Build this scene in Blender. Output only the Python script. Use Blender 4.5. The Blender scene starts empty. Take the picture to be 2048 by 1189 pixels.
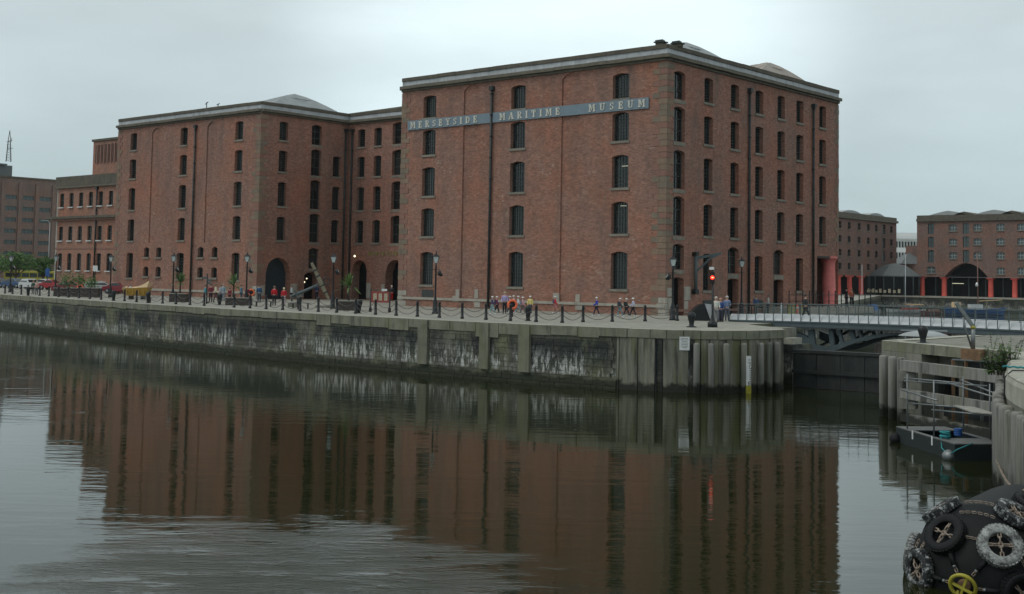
import bpy, math, random
from mathutils import Vector, Matrix
R = random.Random(7)
rad = math.radians
scene = bpy.context.scene
C = scene.collection

# ------------------------------------------------------------------ camera
F = 2490.53            # focal length in photograph pixels (2048 wide)
PPX, PPY = 1024.0, 407.0
CAMZ, Q = 6.15, 3.4    # eye height and quay height above the water
def _axis(vx, vy):
    return Vector((vx - PPX, -(vy - PPY), -F)).normalized()
_L, _Y = _axis(-1855, 508), _axis(3185, 593)
_X = -_L; _Z = _X.cross(_Y).normalized()
M = Matrix((_X, _Y, _Z))                       # camera -> world
cam_d = bpy.data.cameras.new('camera')
cam_d.sensor_width = 36; cam_d.lens = F / 2048 * 36
cam_d.shift_y = -187.5 / 2048
cam_d.clip_start = 0.5; cam_d.clip_end = 4000
cam = bpy.data.objects.new('camera', cam_d); C.objects.link(cam)
cam.matrix_world = Matrix.Translation((0, 0, CAMZ)) @ M.to_quaternion().to_matrix().to_4x4()
scene.camera = cam

# survey helpers: a sight line from the viewpoint met with the ground or a wall plane
def ray(px, py): return M @ Vector((px - PPX, -(py - PPY), -F))
def G(px, py, z=Q):
    d = ray(px, py); t = (z - CAMZ) / d.z
    return Vector((d.x * t, d.y * t, z))
def GD(px, dist, z=Q):
    hor = 508 + .016865 * (px + 1855)
    return G(px, hor + F * (CAMZ - z) / dist, z)

# ------------------------------------------------------------------ world and sun
w = bpy.data.worlds.new('World'); scene.world = w; w.use_nodes = True
nt = w.node_tree; nt.nodes.clear()
def N(nt, t, **kw):
    n = nt.nodes.new(t)
    for k, v in kw.items():
        if k == 'ins':
            for a, b in v.items(): n.inputs[a].default_value = b
        else: setattr(n, k, v)
    return n
SUN_EL, SUN_AZ = rad(52), rad(215)
out = N(nt, 'ShaderNodeOutputWorld'); bg = N(nt, 'ShaderNodeBackground', ins={'Strength': 0.1})
sky = N(nt, 'ShaderNodeTexSky', sky_type='NISHITA', sun_disc=False, sun_elevation=SUN_EL, sun_rotation=SUN_AZ)
tc = N(nt, 'ShaderNodeTexCoord')
sep = N(nt, 'ShaderNodeSeparateXYZ'); nt.links.new(tc.outputs['Generated'], sep.inputs[0])
ramp = N(nt, 'ShaderNodeValToRGB')
cr = ramp.color_ramp; cr.interpolation = 'B_SPLINE'
for i, (p, c_) in enumerate([(0, (3.5, 4.4, 4.65)), (.06, (4.7, 5.75, 6.0)), (.12, (5.8, 6.9, 7.15)), (.2, (6.3, 7.3, 7.5)), (.5, (6.2, 7.0, 7.1)), (1, (6.8, 7.3, 7.4))]):
    e = cr.elements[i] if i < 2 else cr.elements.new(p)
    e.position = p; e.color = (*[q * .1 for q in c_], 1)
nt.links.new(sep.outputs['Z'], ramp.inputs[0])
# broad cloud structure
mp = N(nt, 'ShaderNodeMapping'); mp.inputs['Scale'].default_value = (1.6, 1.6, 6.5)
nt.links.new(tc.outputs['Generated'], mp.inputs[0])
nz = N(nt, 'ShaderNodeTexNoise', ins={'Scale': 1.7, 'Detail': 6.0, 'Roughness': .52, 'Distortion': .25})
nt.links.new(mp.outputs[0], nz.inputs['Vector'])
mr = N(nt, 'ShaderNodeMapRange', ins={'From Min': .3, 'From Max': .7, 'To Min': .87, 'To Max': 1.13})
nt.links.new(nz.outputs['Fac'], mr.inputs[0])
mul = N(nt, 'ShaderNodeMix', data_type='RGBA', blend_type='MULTIPLY'); mul.inputs[0].default_value = 1
nt.links.new(ramp.outputs[0], mul.inputs[6]); nt.links.new(mr.outputs[0], mul.inputs[7])
# thinner, brighter cloud in one quarter of the sky
bd = ray(1130, 60).normalized()
dot = N(nt, 'ShaderNodeVectorMath', operation='DOT_PRODUCT'); dot.inputs[1].default_value = bd
nt.links.new(tc.outputs['Generated'], dot.inputs[0])
br = N(nt, 'ShaderNodeMapRange', interpolation_type='SMOOTHERSTEP', ins={'From Min': .965, 'From Max': 1.0, 'To Min': 1.0, 'To Max': 1.42})
nt.links.new(dot.outputs['Value'], br.inputs[0])
mul2 = N(nt, 'ShaderNodeMix', data_type='RGBA', blend_type='MULTIPLY'); mul2.inputs[0].default_value = 1
nt.links.new(mul.outputs[2], mul2.inputs[6]); nt.links.new(br.outputs[0], mul2.inputs[7])
gain = N(nt, 'ShaderNodeVectorMath', operation='SCALE'); gain.inputs['Scale'].default_value = 10.
nt.links.new(mul2.outputs[2], gain.inputs[0])
mx = N(nt, 'ShaderNodeMix', data_type='RGBA'); mx.inputs[0].default_value = .93
nt.links.new(sky.outputs[0], mx.inputs[6]); nt.links.new(gain.outputs[0], mx.inputs[7])
nt.links.new(mx.outputs[2], bg.inputs['Color']); nt.links.new(bg.outputs[0], out.inputs[0])

sd = bpy.data.lights.new('sun', 'SUN'); sd.energy = 0.8; sd.angle = rad(25); sd.color = (1, .96, .9)
sun = bpy.data.objects.new('sun', sd); C.objects.link(sun)
_sd = Vector((math.sin(SUN_AZ) * math.cos(SUN_EL), math.cos(SUN_AZ) * math.cos(SUN_EL), math.sin(SUN_EL)))
sun.rotation_euler = _sd.to_track_quat('Z', 'Y').to_euler(); sun.location = (0, 0, 60)
scene.view_settings.view_transform = 'Standard'; scene.view_settings.look = 'None'
scene.view_settings.exposure = 0; scene.view_settings.gamma = 1
scene.render.engine = 'CYCLES'
scene.cycles.use_denoising = True
scene.cycles.max_bounces = 6

# ------------------------------------------------------------------ materials
MATS = {}
def new_mat(name):
    m = bpy.data.materials.new(name); m.use_nodes = True
    t = m.node_tree; b = t.nodes['Principled BSDF']
    MATS[name] = m
    return m, t, b
def mixc(t, fac, a, b, blend='MIX'):
    n = N(t, 'ShaderNodeMix', data_type='RGBA', blend_type=blend)
    for s, v in ((0, fac), (6, a), (7, b)):
        if isinstance(v, bpy.types.NodeSocket): t.links.new(v, n.inputs[s])
        elif s == 0: n.inputs[0].default_value = v
        else: n.inputs[s].default_value = (*v, 1) if len(v) == 3 else v
    return n.outputs[2]
def pos(t, scale=(1, 1, 1), obj=False):
    m = N(t, 'ShaderNodeMapping'); m.inputs['Scale'].default_value = scale
    if obj: t.links.new(N(t, 'ShaderNodeTexCoord').outputs['Object'], m.inputs[0])
    else: t.links.new(N(t, 'ShaderNodeNewGeometry').outputs['Position'], m.inputs[0])
    return m.outputs[0]
def noise(t, vec, scale, detail=4, rough=.55, lo=.35, hi=.65, a=0., b=1.):
    n = N(t, 'ShaderNodeTexNoise', ins={'Scale': scale, 'Detail': detail, 'Roughness': rough})
    t.links.new(vec, n.inputs['Vector'])
    r = N(t, 'ShaderNodeMapRange', ins={'From Min': lo, 'From Max': hi, 'To Min': a, 'To Max': b})
    t.links.new(n.outputs['Fac'], r.inputs[0]); return r.outputs[0]
def bump(t, b, h, dist=.02, strength=1.):
    n = N(t, 'ShaderNodeBump', ins={'Strength': strength, 'Distance': dist})
    t.links.new(h, n.inputs['Height']); t.links.new(n.outputs[0], b.inputs['Normal'])
def plain(name, col, rough=.6, metal=0., var=.18, vs=3., emit=None, es=1., spec=.5, obj=True):
    m, t, b = new_mat(name)
    b.inputs['Roughness'].default_value = rough; b.inputs['Metallic'].default_value = metal
    b.inputs['Specular IOR Level'].default_value = spec
    if var > 0:
        f = noise(t, pos(t, obj=obj), vs, 5, .6, .3, .7)
        t.links.new(mixc(t, f, tuple(c * (1 - var) for c in col), tuple(min(1, c * (1 + var)) for c in col)), b.inputs['Base Color'])
    else: b.inputs['Base Color'].default_value = (*col, 1)
    if emit: b.inputs['Emission Color'].default_value = (*emit, 1); b.inputs['Emission Strength'].default_value = es
    return m
def brick(name, c1, c2, dirt=.25, scale=1.):
    m, t, b = new_mat(name)
    p = pos(t); s = N(t, 'ShaderNodeSeparateXYZ'); t.links.new(p, s.inputs[0])
    ad = N(t, 'ShaderNodeMath', operation='ADD'); t.links.new(s.outputs[0], ad.inputs[0]); t.links.new(s.outputs[1], ad.inputs[1])
    cb = N(t, 'ShaderNodeCombineXYZ'); t.links.new(ad.outputs[0], cb.inputs[0]); t.links.new(s.outputs[2], cb.inputs[1])
    bt = N(t, 'ShaderNodeTexBrick', ins={'Scale': 1.0, 'Mortar Size': .008, 'Brick Width': .24 * scale, 'Row Height': .085 * scale, 'Bias': 0.0, 'Mortar Smooth': .3})
    bt.inputs['Color1'].default_value = (*c1, 1); bt.inputs['Color2'].default_value = (*c2, 1)
    bt.inputs['Mortar'].default_value = (.30, .25, .20, 1)
    t.links.new(cb.outputs[0], bt.inputs['Vector'])
    # odd burnt and pale bricks
    br = N(t, 'ShaderNodeTexVoronoi', ins={'Scale': 1.0}); m2 = N(t, 'ShaderNodeMapping'); m2.inputs['Scale'].default_value = (4.2, 11.7, 1)
    t.links.new(cb.outputs[0], m2.inputs[0]); t.links.new(m2.outputs[0], br.inputs['Vector'])
    sv = N(t, 'ShaderNodeSeparateColor'); t.links.new(br.outputs['Color'], sv.inputs[0])
    r1 = N(t, 'ShaderNodeMapRange', ins={'From Min': .0, 'From Max': 1., 'To Min': .80, 'To Max': 1.2}); t.links.new(sv.outputs[0], r1.inputs[0])
    col = mixc(t, 1., bt.outputs['Color'], r1.outputs[0], 'MULTIPLY')
    pale = N(t, 'ShaderNodeMapRange', ins={'From Min': .93, 'From Max': .97}); t.links.new(sv.outputs[1], pale.inputs[0])
    pm = noise(t, cb.outputs[0], .35, 3, .5, .5, .62)
    pf = N(t, 'ShaderNodeMath', operation='MULTIPLY'); t.links.new(pale.outputs[0], pf.inputs[0]); t.links.new(pm, pf.inputs[1])
    col = mixc(t, pf.outputs[0], col, (.36, .27, .22))
    # broad weathering, orange newer patches and grey soot
    f1 = noise(t, cb.outputs[0], .22, 5, .6, .42, .66)
    col = mixc(t, f1, col, mixc(t, 1., col, (1.16, .93, .82), 'MULTIPLY'))
    f2 = noise(t, pos(t, (1, 1, .2)), .55, 6, .66, .47, .72, 0, dirt * 2.4)
    col = mixc(t, f2, col, (.11, .095, .085))
    f3 = noise(t, cb.outputs[0], 2.2, 5, .6, .3, .7, .86, 1.14)
    col = mixc(t, 1., col, f3, 'MULTIPLY')
    t.links.new(col, b.inputs['Base Color'])
    b.inputs['Roughness'].default_value = .88; b.inputs['Specular IOR Level'].default_value = .25
    bump(t, b, bt.outputs['Fac'], -.01, .6)
    return m
def stone(name, c1, c2, streak=.3, green=0.):
    m, t, b = new_mat(name)
    f = noise(t, pos(t), 1.3, 6, .62, .3, .7)
    col = mixc(t, f, c1, c2)
    f2 = noise(t, pos(t, (2.2, 2.2, .35)), 1.2, 5, .6, .5, .8, 0, streak * 2)
    col = mixc(t, f2, col, (.05, .052, .046))
    if green:
        f3 = noise(t, pos(t, (1.5, 1.5, .3)), .9, 4, .6, .48, .72, 0, green)
        col = mixc(t, f3, col, (.15, .16, .075))
    t.links.new(col, b.inputs['Base Color']); b.inputs['Roughness'].default_value = .85
    bump(t, b, noise(t, pos(t), 9, 5), .01, .5)
    return m
brick('brick_red', (.245, .118, .09), (.305, .15, .113), .22)
brick('brick_orange', (.29, .145, .105), (.33, .165, .12), .15)
brick('brick_far', (.165, .093, .082), (.19, .108, .094), .2)
brick('brick_office', (.155, .105, .095), (.18, .12, .11), .2)
stone('quoin_tan', (.265, .185, .125), (.20, .14, .10), .2)
stone('quoin_red', (.27, .14, .105), (.22, .12, .09), .15)
stone('quoin_grey', (.215, .17, .125), (.17, .135, .10), .25)
stone('pale_stone', (.42, .39, .33), (.30, .28, .24), .2)
stone('sill_stone', (.26, .235, .19), (.17, .155, .125), .2)
stone('coping_brown', (.135, .115, .085), (.08, .07, .055), .3)
stone('cornice_white', (.52, .54, .56), (.36, .37, .38), .22)
stone('cornice_brown', (.17, .15, .11), (.10, .09, .07), .2)
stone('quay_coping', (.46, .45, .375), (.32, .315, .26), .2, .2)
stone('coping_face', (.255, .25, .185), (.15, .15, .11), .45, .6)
stone('concrete_old', (.28, .27, .225), (.15, .148, .125), .5, .5)
stone('quoin_wall', (.235, .23, .17), (.14, .14, .105), .4, .6)
plain('window_glass', (.012, .017, .017), .08, 0, .2, .5, spec=.6)
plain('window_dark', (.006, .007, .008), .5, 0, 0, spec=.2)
plain('iron_bar', (.035, .042, .04), .6)
plain('frame_white', (.55, .57, .56), .6)
plain('frame_grey', (.26, .29, .29), .6)
plain('black_iron', (.012, .014, .016), .45, .2, .3)
plain('pipe_iron', (.028, .033, .034), .5, .2)
plain('chain_iron', (.09, .085, .08), .6, .3)
plain('rust_chain', (.30, .24, .19), .7, .2, .5, 12.)
plain('door_blue', (.018, .035, .045), .5)
plain('lead_roof', (.34, .36, .36), .6, 0, .12, .8)
plain('tan_roof', (.36, .31, .27), .7, 0, .12, .8)
plain('slate', (.12, .13, .13), .6)
plain('sign_blue', (.17, .225, .265), .5, 0, .08)
plain('letter_cream', (.62, .60, .52), .6, 0, .12, 6)
plain('letter_gold', (.27, .25, .08), .5)
plain('column_red', (.74, .12, .09), .6, 0, .15, .7)
plain('column_pink', (.62, .17, .15), .65, 0, .2, .8)
plain('board_red', (.27, .055, .045), .5)
plain('poster_cream', (.55, .48, .34), .6)
plain('print_ink', (.12, .11, .10), .7, 0, 0)
plain('white_paint', (.72, .73, .72), .5, 0, .1)
plain('panel_white', (.50, .53, .54), .45, 0, .12, .5)
plain('bridge_grey', (.075, .10, .108), .5, 0, .15)
plain('bridge_dark', (.035, .042, .045), .6)
plain('rail_steel', (.085, .115, .115), .45, .3)
plain('galv_steel', (.2, .215, .215), .42, .5, .2, 4)
plain('deck_grey', (.40, .41, .42), .6)
plain('float_black', (.012, .018, .018), .6)
plain('float_deck', (.13, .135, .13), .7)
plain('tarp_blue', (.02, .10, .32), .5)
plain('rope_teal', (.02, .22, .24), .7)
plain('rubber', (.006, .0068, .0074), .65, 0, .4, 5, spec=.25)
plain('yellow_paint', (.36, .32, .035), .5, 0, .25, 6)
plain('skip_yellow', (.36, .21, .03), .5, 0, .15)
plain('canvas_tan', (.62, .45, .26), .7)
plain('orange', (.75, .14, .05), .5)
plain('timber_dark', (.05, .04, .035), .8)
plain('anchor_wood', (.22, .195, .135), .8, 0, .3, 4)
plain('plank', (.34, .33, .29), .8, 0, .25, 4)
plain('rust', (.2, .115, .06), .8, 0, .4, 3)
plain('soil', (.05, .04, .03), .9)
plain('lamp_glass', (.5, .55, .55), .15, 0, .1)
plain('skin', (.45, .27, .2), .6, 0, 0)
plain('leaf', (.055, .135, .035), .6, 0, .45, .8)
plain('leaf_light', (.12, .22, .045), .6, 0, .45, 3)
plain('palm_leaf', (.10, .15, .05), .55, 0, .4, 3)
plain('bark', (.08, .065, .05), .9)
plain('light_warm', (.9, .8, .5), .5, 0, 0, emit=(1, .9, .62), es=1.6)
plain('strip_light', (.9, .9, .7), .5, 0, 0, emit=(1, 1, .72), es=.5)
plain('red_signal', (.8, .05, .02), .4, 0, 0, emit=(1, .03, .01), es=1.3)
plain('red_signal_core', (.9, .4, .2), .4, 0, 0, emit=(1, .4, .2), es=2.5)
plain('pane_blue', (.10, .135, .14), .2, 0, .6, .12); plain('blind_pale', (.30, .33, .33), .5, 0, .3, .2)
for gname in ('window_glass', 'pane_blue'):
    m = MATS[gname]; t = m.node_tree; b = t.nodes['Principled BSDF']; oi = N(t, 'ShaderNodeObjectInfo'); src = b.inputs['Base Color'].links[0].from_socket
    r_ = N(t, 'ShaderNodeMapRange', ins={'From Min': .55, 'From Max': 1., 'To Min': 0, 'To Max': .45 if gname == 'window_glass' else .35}); t.links.new(oi.outputs['Random'], r_.inputs[0])
    t.links.new(mixc(t, r_.outputs[0], src, (.05, .065, .06)), b.inputs['Base Color'])
    bump(t, b, noise(t, pos(t), 2.5, 2, .5, .3, .7), .012, .6)
def cloth(rgb):
    k = 'cloth_%d_%d_%d' % tuple(int(c * 99) for c in rgb)
    return MATS.get(k) or plain(k, rgb, .85, 0, .12, 8)
def paint(rgb):
    k = 'paint_%d_%d_%d' % tuple(int(c * 99) for c in rgb)
    return MATS.get(k) or plain(k, rgb, .3, .2, .05, 2)

# cobbled quay
m, t, b = new_mat('cobbles')
v = N(t, 'ShaderNodeTexVoronoi', ins={'Scale': 5.5}); t.links.new(pos(t), v.inputs['Vector'])
sv = N(t, 'ShaderNodeSeparateColor'); t.links.new(v.outputs['Color'], sv.inputs[0])
c0 = mixc(t, sv.outputs[0], (.23, .225, .19), (.38, .37, .31))
c1 = mixc(t, noise(t, pos(t), .25, 6, .6, .38, .66), c0, (.24, .235, .20))
c2 = mixc(t, noise(t, pos(t, (1, 1, 1)), 1.6, 4, .6, .5, .75, 0, .6), c1, (.42, .41, .34))
t.links.new(c2, b.inputs['Base Color']); b.inputs['Roughness'].default_value = .85
bump(t, b, v.outputs['Distance'], -.03, .6)

# old dock wall: soot, salts and weed in bands measured up from the water
m, t, b = new_mat('dock_wall')
g = N(t, 'ShaderNodeNewGeometry'); s = N(t, 'ShaderNodeSeparateXYZ'); t.links.new(g.outputs['Position'], s.inputs[0])
base = mixc(t, noise(t, pos(t), 1.4, 8, .72, .35, .65), (.175, .17, .135), (.07, .07, .058))
base = mixc(t, noise(t, pos(t, (1, 1, .4)), .5, 5, .6, .42, .66), base, (.17, .18, .10))
blk = noise(t, pos(t, (1.0, 1.0, .42)), .45, 7, .75, .38, .52)
z1 = N(t, 'ShaderNodeMapRange', ins={'From Min': 3.0, 'From Max': 2.5}); t.links.new(s.outputs[2], z1.inputs[0])
z1b = N(t, 'ShaderNodeMapRange', ins={'From Min': 0.5, 'From Max': 1.9, 'To Min': .25}); t.links.new(s.outputs[2], z1b.inputs[0])
zm = N(t, 'ShaderNodeMath', operation='MULTIPLY'); t.links.new(z1.outputs[0], zm.inputs[0]); t.links.new(z1b.outputs[0], zm.inputs[1])
zz = N(t, 'ShaderNodeMath', operation='MULTIPLY'); t.links.new(blk, zz.inputs[0]); t.links.new(zm.outputs[0], zz.inputs[1])
c = mixc(t, zz.outputs[0], base, (.022, .026, .024))
# white salts: drips
dr = noise(t, pos(t, (2.6, 2.6, .5)), 1.6, 6, .8, .49, .57)
wb = noise(t, pos(t, (1, 1, .9)), .28, 6, .7, .45, .55)
zs = N(t, 'ShaderNodeMapRange', interpolation_type='SMOOTHSTEP', ins={'From Min': .55, 'From Max': .8}); t.links.new(s.outputs[2], zs.inputs[0])
zs2 = N(t, 'ShaderNodeMapRange', interpolation_type='SMOOTHSTEP', ins={'From Min': 2.4, 'From Max': 1.0}); t.links.new(s.outputs[2], zs2.inputs[0])
q1 = N(t, 'ShaderNodeMath', operation='MULTIPLY'); t.links.new(dr, q1.inputs[0]); t.links.new(wb, q1.inputs[1])
q2 = N(t, 'ShaderNodeMath', operation='MULTIPLY'); t.links.new(zs.outputs[0], q2.inputs[0]); t.links.new(zs2.outputs[0], q2.inputs[1])
q3 = N(t, 'ShaderNodeMath', operation='MULTIPLY'); t.links.new(q1.outputs[0], q3.inputs[0]); t.links.new(q2.outputs[0], q3.inputs[1])
c = mixc(t, q3.outputs[0], c, (.58, .58, .55))
# wet weed line
wn = noise(t, pos(t), 1.2, 5, .6, .3, .7, -.16, .16)
zw = N(t, 'ShaderNodeMath', operation='ADD'); t.links.new(s.outputs[2], zw.inputs[0]); t.links.new(wn, zw.inputs[1])
wl = N(t, 'ShaderNodeMapRange', ins={'From Min': .62, 'From Max': .42}); t.links.new(zw.outputs[0], wl.inputs[0])
c = mixc(t, wl.outputs[0], c, (.028, .032, .016))
t.links.new(c, b.inputs['Base Color']); b.inputs['Roughness'].default_value = .8
bump(t, b, noise(t, pos(t), 4, 6, .65), .04, .8)

# weathered timber / concrete piles
def pile_mat(name, c1, c2, green):
    m, t, b = new_mat(name)
    g = N(t, 'ShaderNodeNewGeometry'); s = N(t, 'ShaderNodeSeparateXYZ'); t.links.new(g.outputs['Position'], s.inputs[0])
    c = mixc(t, noise(t, pos(t, (3, 3, .25)), 1.5, 6, .65, .3, .7), c1, c2)
    c = mixc(t, noise(t, pos(t, (1.3, 1.3, .22)), .9, 5, .6, .47, .62, 0, green), c, (.13, .14, .055))
    c = mixc(t, noise(t, pos(t, (2, 2, .2)), .8, 5, .65, .54, .66, 0, .85), c, (.04, .042, .035))
    wn = noise(t, pos(t), 1.6, 5, .6, .3, .7, -.2, .2)
    zw = N(t, 'ShaderNodeMath', operation='ADD'); t.links.new(s.outputs[2], zw.inputs[0]); t.links.new(wn, zw.inputs[1])
    wl = N(t, 'ShaderNodeMapRange', ins={'From Min': .56, 'From Max': .34}); t.links.new(zw.outputs[0], wl.inputs[0])
    c = mixc(t, wl.outputs[0], c, (.022, .024, .016))
    t.links.new(c, b.inputs['Base Color']); b.inputs['Roughness'].default_value = .85
    bump(t, b, noise(t, pos(t, (6, 6, .6)), 2.5, 4), .015, .7)
pile_mat('pile_grey', (.31, .30, .275), (.17, .165, .15), .35)
pile_mat('panel_mossy', (.27, .26, .205), (.12, .118, .09), .85)

m, t, b = new_mat('gate_dark')
c = mixc(t, noise(t, pos(t, (1.5, 1.5, .5)), 1.2, 6, .65, .4, .7), (.010, .013, .012), (.035, .04, .037))
t.links.new(c, b.inputs['Base Color']); b.inputs['Roughness'].default_value = .6

# water
m, t, b = new_mat('water')
b.inputs['Base Color'].default_value = (.013, .017, .0045, 1); b.inputs['IOR'].default_value = 1.333
b.inputs['Roughness'].default_value = .035
vx = M @ Vector((1, 0, 0)); ang = math.atan2(vx.y, vx.x)
tcw = N(t, 'ShaderNodeTexCoord')
def wcoord(scale):
    mpn = N(t, 'ShaderNodeMapping'); mpn.inputs['Rotation'].default_value = (0, 0, -ang); 
    t.links.new(tcw.outputs['Object'], mpn.inputs[0])
    mp2 = N(t, 'ShaderNodeMapping'); mp2.inputs['Scale'].default_value = scale
    t.links.new(mpn.outputs[0], mp2.inputs[0]); return mp2.outputs[0]
def wn(scale, sc, det=3, rough=.5):
    n = N(t, 'ShaderNodeTexNoise', ins={'Scale': sc, 'Detail': det, 'Roughness': rough}); t.links.new(wcoord(scale), n.inputs['Vector']); return n.outputs['Fac']
def mth(op, a, c2):
    n = N(t, 'ShaderNodeMath', operation=op)
    for i, v_ in enumerate((a, c2)):
        if isinstance(v_, bpy.types.NodeSocket): t.links.new(v_, n.inputs[i])
        else: n.inputs[i].default_value = v_
    return n.outputs[0]
h1 = mth('MULTIPLY', wn((.35, 1.0, 1), 1.5, 2), .013)
h2 = mth('MULTIPLY', wn((.5, 1.0, 1), 5., 3), .0028)
pc = G(520, 1160, 0)
geo = N(t, 'ShaderNodeNewGeometry')
mpn = N(t, 'ShaderNodeMapping', vector_type='POINT'); mpn.inputs['Rotation'].default_value = (0, 0, -ang)
sb = N(t, 'ShaderNodeVectorMath', operation='SUBTRACT'); sb.inputs[1].default_value = pc
t.links.new(geo.outputs['Position'], sb.inputs[0]); t.links.new(sb.outputs[0], mpn.inputs[0])
sc_ = N(t, 'ShaderNodeVectorMath', operation='MULTIPLY'); sc_.inputs[1].default_value = (1 / 4.6, 1 / 4.6, 0)
t.links.new(mpn.outputs[0], sc_.inputs[0])
ln = N(t, 'ShaderNodeVectorMath', operation='LENGTH'); t.links.new(sc_.outputs[0], ln.inputs[0])
mk0 = mth('ADD', ln.outputs['Value'], mth('MULTIPLY', mth('SUBTRACT', wn((.5, 1, 1), .7, 5, .6), .5), 2.2))
mk = N(t, 'ShaderNodeMapRange', interpolation_type='SMOOTHSTEP', ins={'From Min': 1.6, 'From Max': .15}); t.links.new(mk0, mk.inputs[0])
calm = N(t, 'ShaderNodeMapRange', ins={'From Min': .42, 'From Max': .62, 'To Min': .35, 'To Max': 1.2}); t.links.new(wn((.25, 1, 1), .12, 3), calm.inputs[0])
brk = N(t, 'ShaderNodeMapRange', ins={'From Min': .40, 'From Max': .60, 'To Min': .08, 'To Max': 1.25}); t.links.new(wn((.3, 1, 1), 1.6, 5, .65), brk.inputs[0])
h3 = mth('MULTIPLY', mth('MULTIPLY', wn((.7, 1, 1), 9., 4, .65), .026), mth('MULTIPLY', mk.outputs[0], brk.outputs[0]))
hh = mth('ADD', mth('MULTIPLY', mth('ADD', h1, h2), calm.outputs[0]), h3)
bn = N(t, 'ShaderNodeBump', ins={'Strength': 1., 'Distance': 1.}); t.links.new(hh, bn.inputs['Height']); t.links.new(bn.outputs[0], b.inputs['Normal'])

# ------------------------------------------------------------------ mesh helpers
class MB:
    def __init__(s): s.v = []; s.f = []; s.m = []; s.mats = []; s.sm = []
    def mi(s, mat):
        if mat not in s.mats: s.mats.append(mat)
        return s.mats.index(mat)
    def add(s, vs, fs, mat, smooth=False):
        o = len(s.v); s.v += [tuple(v) for v in vs]; k = s.mi(mat)
        for f in fs: s.f.append(tuple(i + o for i in f)); s.m.append(k); s.sm.append(smooth)
        return s
    def box(s, a, b, mat, T=None):
        x0, y0, z0 = a; x1, y1, z1 = b
        vs = [Vector(p) for p in ((x0, y0, z0), (x1, y0, z0), (x1, y1, z0), (x0, y1, z0), (x0, y0, z1), (x1, y0, z1), (x1, y1, z1), (x0, y1, z1))]
        if T: vs = [T @ v for v in vs]
        return s.add(vs, [(0, 3, 2, 1), (4, 5, 6, 7), (0, 1, 5, 4), (1, 2, 6, 5), (2, 3, 7, 6), (3, 0, 4, 7)], mat)
    def beam(s, p, q, wd, ht, mat):
        p, q = Vector(p), Vector(q); d = (q - p); L = d.length; d.normalize()
        up = Vector((0, 0, 1)) if abs(d.z) < .95 else Vector((1, 0, 0))
        sd_ = d.cross(up).normalized(); u = sd_.cross(d)
        T = Matrix((sd_, d, u)).transposed().to_4x4(); T.translation = p
        return s.box((-wd / 2, 0, -ht / 2), (wd / 2, L, ht / 2), mat, T)
    def tube(s, pts, r, mat, n=8, cap=True, smooth=True):
        pts = [Vector(p) for p in pts]; rs = r if isinstance(r, (list, tuple)) else [r] * len(pts)
        vs = []; fs = []; prev = None
        for i, p in enumerate(pts):
            d = (pts[min(i + 1, len(pts) - 1)] - pts[max(i - 1, 0)]).normalized()
            if prev is None:
                a = Vector((0, 0, 1)) if abs(d.z) < .9 else Vector((1, 0, 0)); u = d.cross(a).normalized()
            else: u = (prev - d * prev.dot(d)).normalized()
            prev = u; v_ = d.cross(u)
            for k in range(n):
                an = 2 * math.pi * k / n; vs.append(p + (u * math.cos(an) + v_ * math.sin(an)) * rs[i])
        for i in range(len(pts) - 1):
            for k in range(n):
                a = i * n + k; b_ = i * n + (k + 1) % n; fs.append((a, b_, b_ + n, a + n))
        if cap: fs.append(tuple(range(n))[::-1]); fs.append(tuple(range(len(vs) - n, len(vs))))
        return s.add(vs, fs, mat, smooth)
    def lathe(s, prof, mat, n=16, c=(0, 0, 0), T=None, smooth=True):
        vs = []; fs = []
        for r, z in prof:
            for k in range(n):
                an = 2 * math.pi * k / n; v_ = Vector((c[0] + r * math.cos(an), c[1] + r * math.sin(an), c[2] + z))
                vs.append(T @ v_ if T else v_)
        for i in range(len(prof) - 1):
            for k in range(n):
                a = i * n + k; b_ = i * n + (k + 1) % n; fs.append((a, b_, b_ + n, a + n))
        if prof[0][0] > 0: fs.append(tuple(range(n))[::-1])
        if prof[-1][0] > 0: fs.append(tuple(range(len(vs) - n, len(vs))))
        return s.add(vs, fs, mat, smooth)
    def prism(s, poly, z0, z1, mat, T=None, smooth=False):   # poly in xy
        n = len(poly); vs = [Vector((x, y, z0)) for x, y in poly] + [Vector((x, y, z1)) for x, y in poly]
        if T: vs = [T @ v for v in vs]
        return s.add(vs, [tuple(range(n))[::-1], tuple(range(n, 2 * n))] + [(i, (i + 1) % n, (i + 1) % n + n, i + n) for i in range(n)], mat, smooth)
    def torus(s, R_, r, mat, n=16, k=8, T=None, sy=1.):
        vs = []; fs = []
        for i in range(n):
            a = 2 * math.pi * i / n
            for j in range(k):
                b_ = 2 * math.pi * j / k
                v_ = Vector(((R_ + r * math.cos(b_)) * math.cos(a), (R_ * sy + r * math.cos(b_)) * math.sin(a), r * math.sin(b_)))
                vs.append(T @ v_ if T else v_)
        for i in range(n):
            for j in range(k):
                fs.append((i * k + j, ((i + 1) % n) * k + j, ((i + 1) % n) * k + (j + 1) % k, i * k + (j + 1) % k))
        return s.add(vs, fs, mat, True)
    def mesh(s, name):
        me = bpy.data.meshes.new(name); me.from_pydata(s.v, [], s.f)
        for mname in s.mats: me.materials.append(MATS[mname] if isinstance(mname, str) else mname)
        me.polygons.foreach_set('material_index', s.m); me.polygons.foreach_set('use_smooth', s.sm)
        me.update(); return me
    def build(s, name, parent=None, loc=(0, 0, 0), rz=0.):
        return put(name, s.mesh(name), parent, loc, rz)
def put(name, me, parent=None, loc=(0, 0, 0), rz=0.):
    o = bpy.data.objects.new(name, me); C.objects.link(o); o.location = loc; o.rotation_euler = (0, 0, rz)
    if parent: o.parent = parent
    return o
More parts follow.
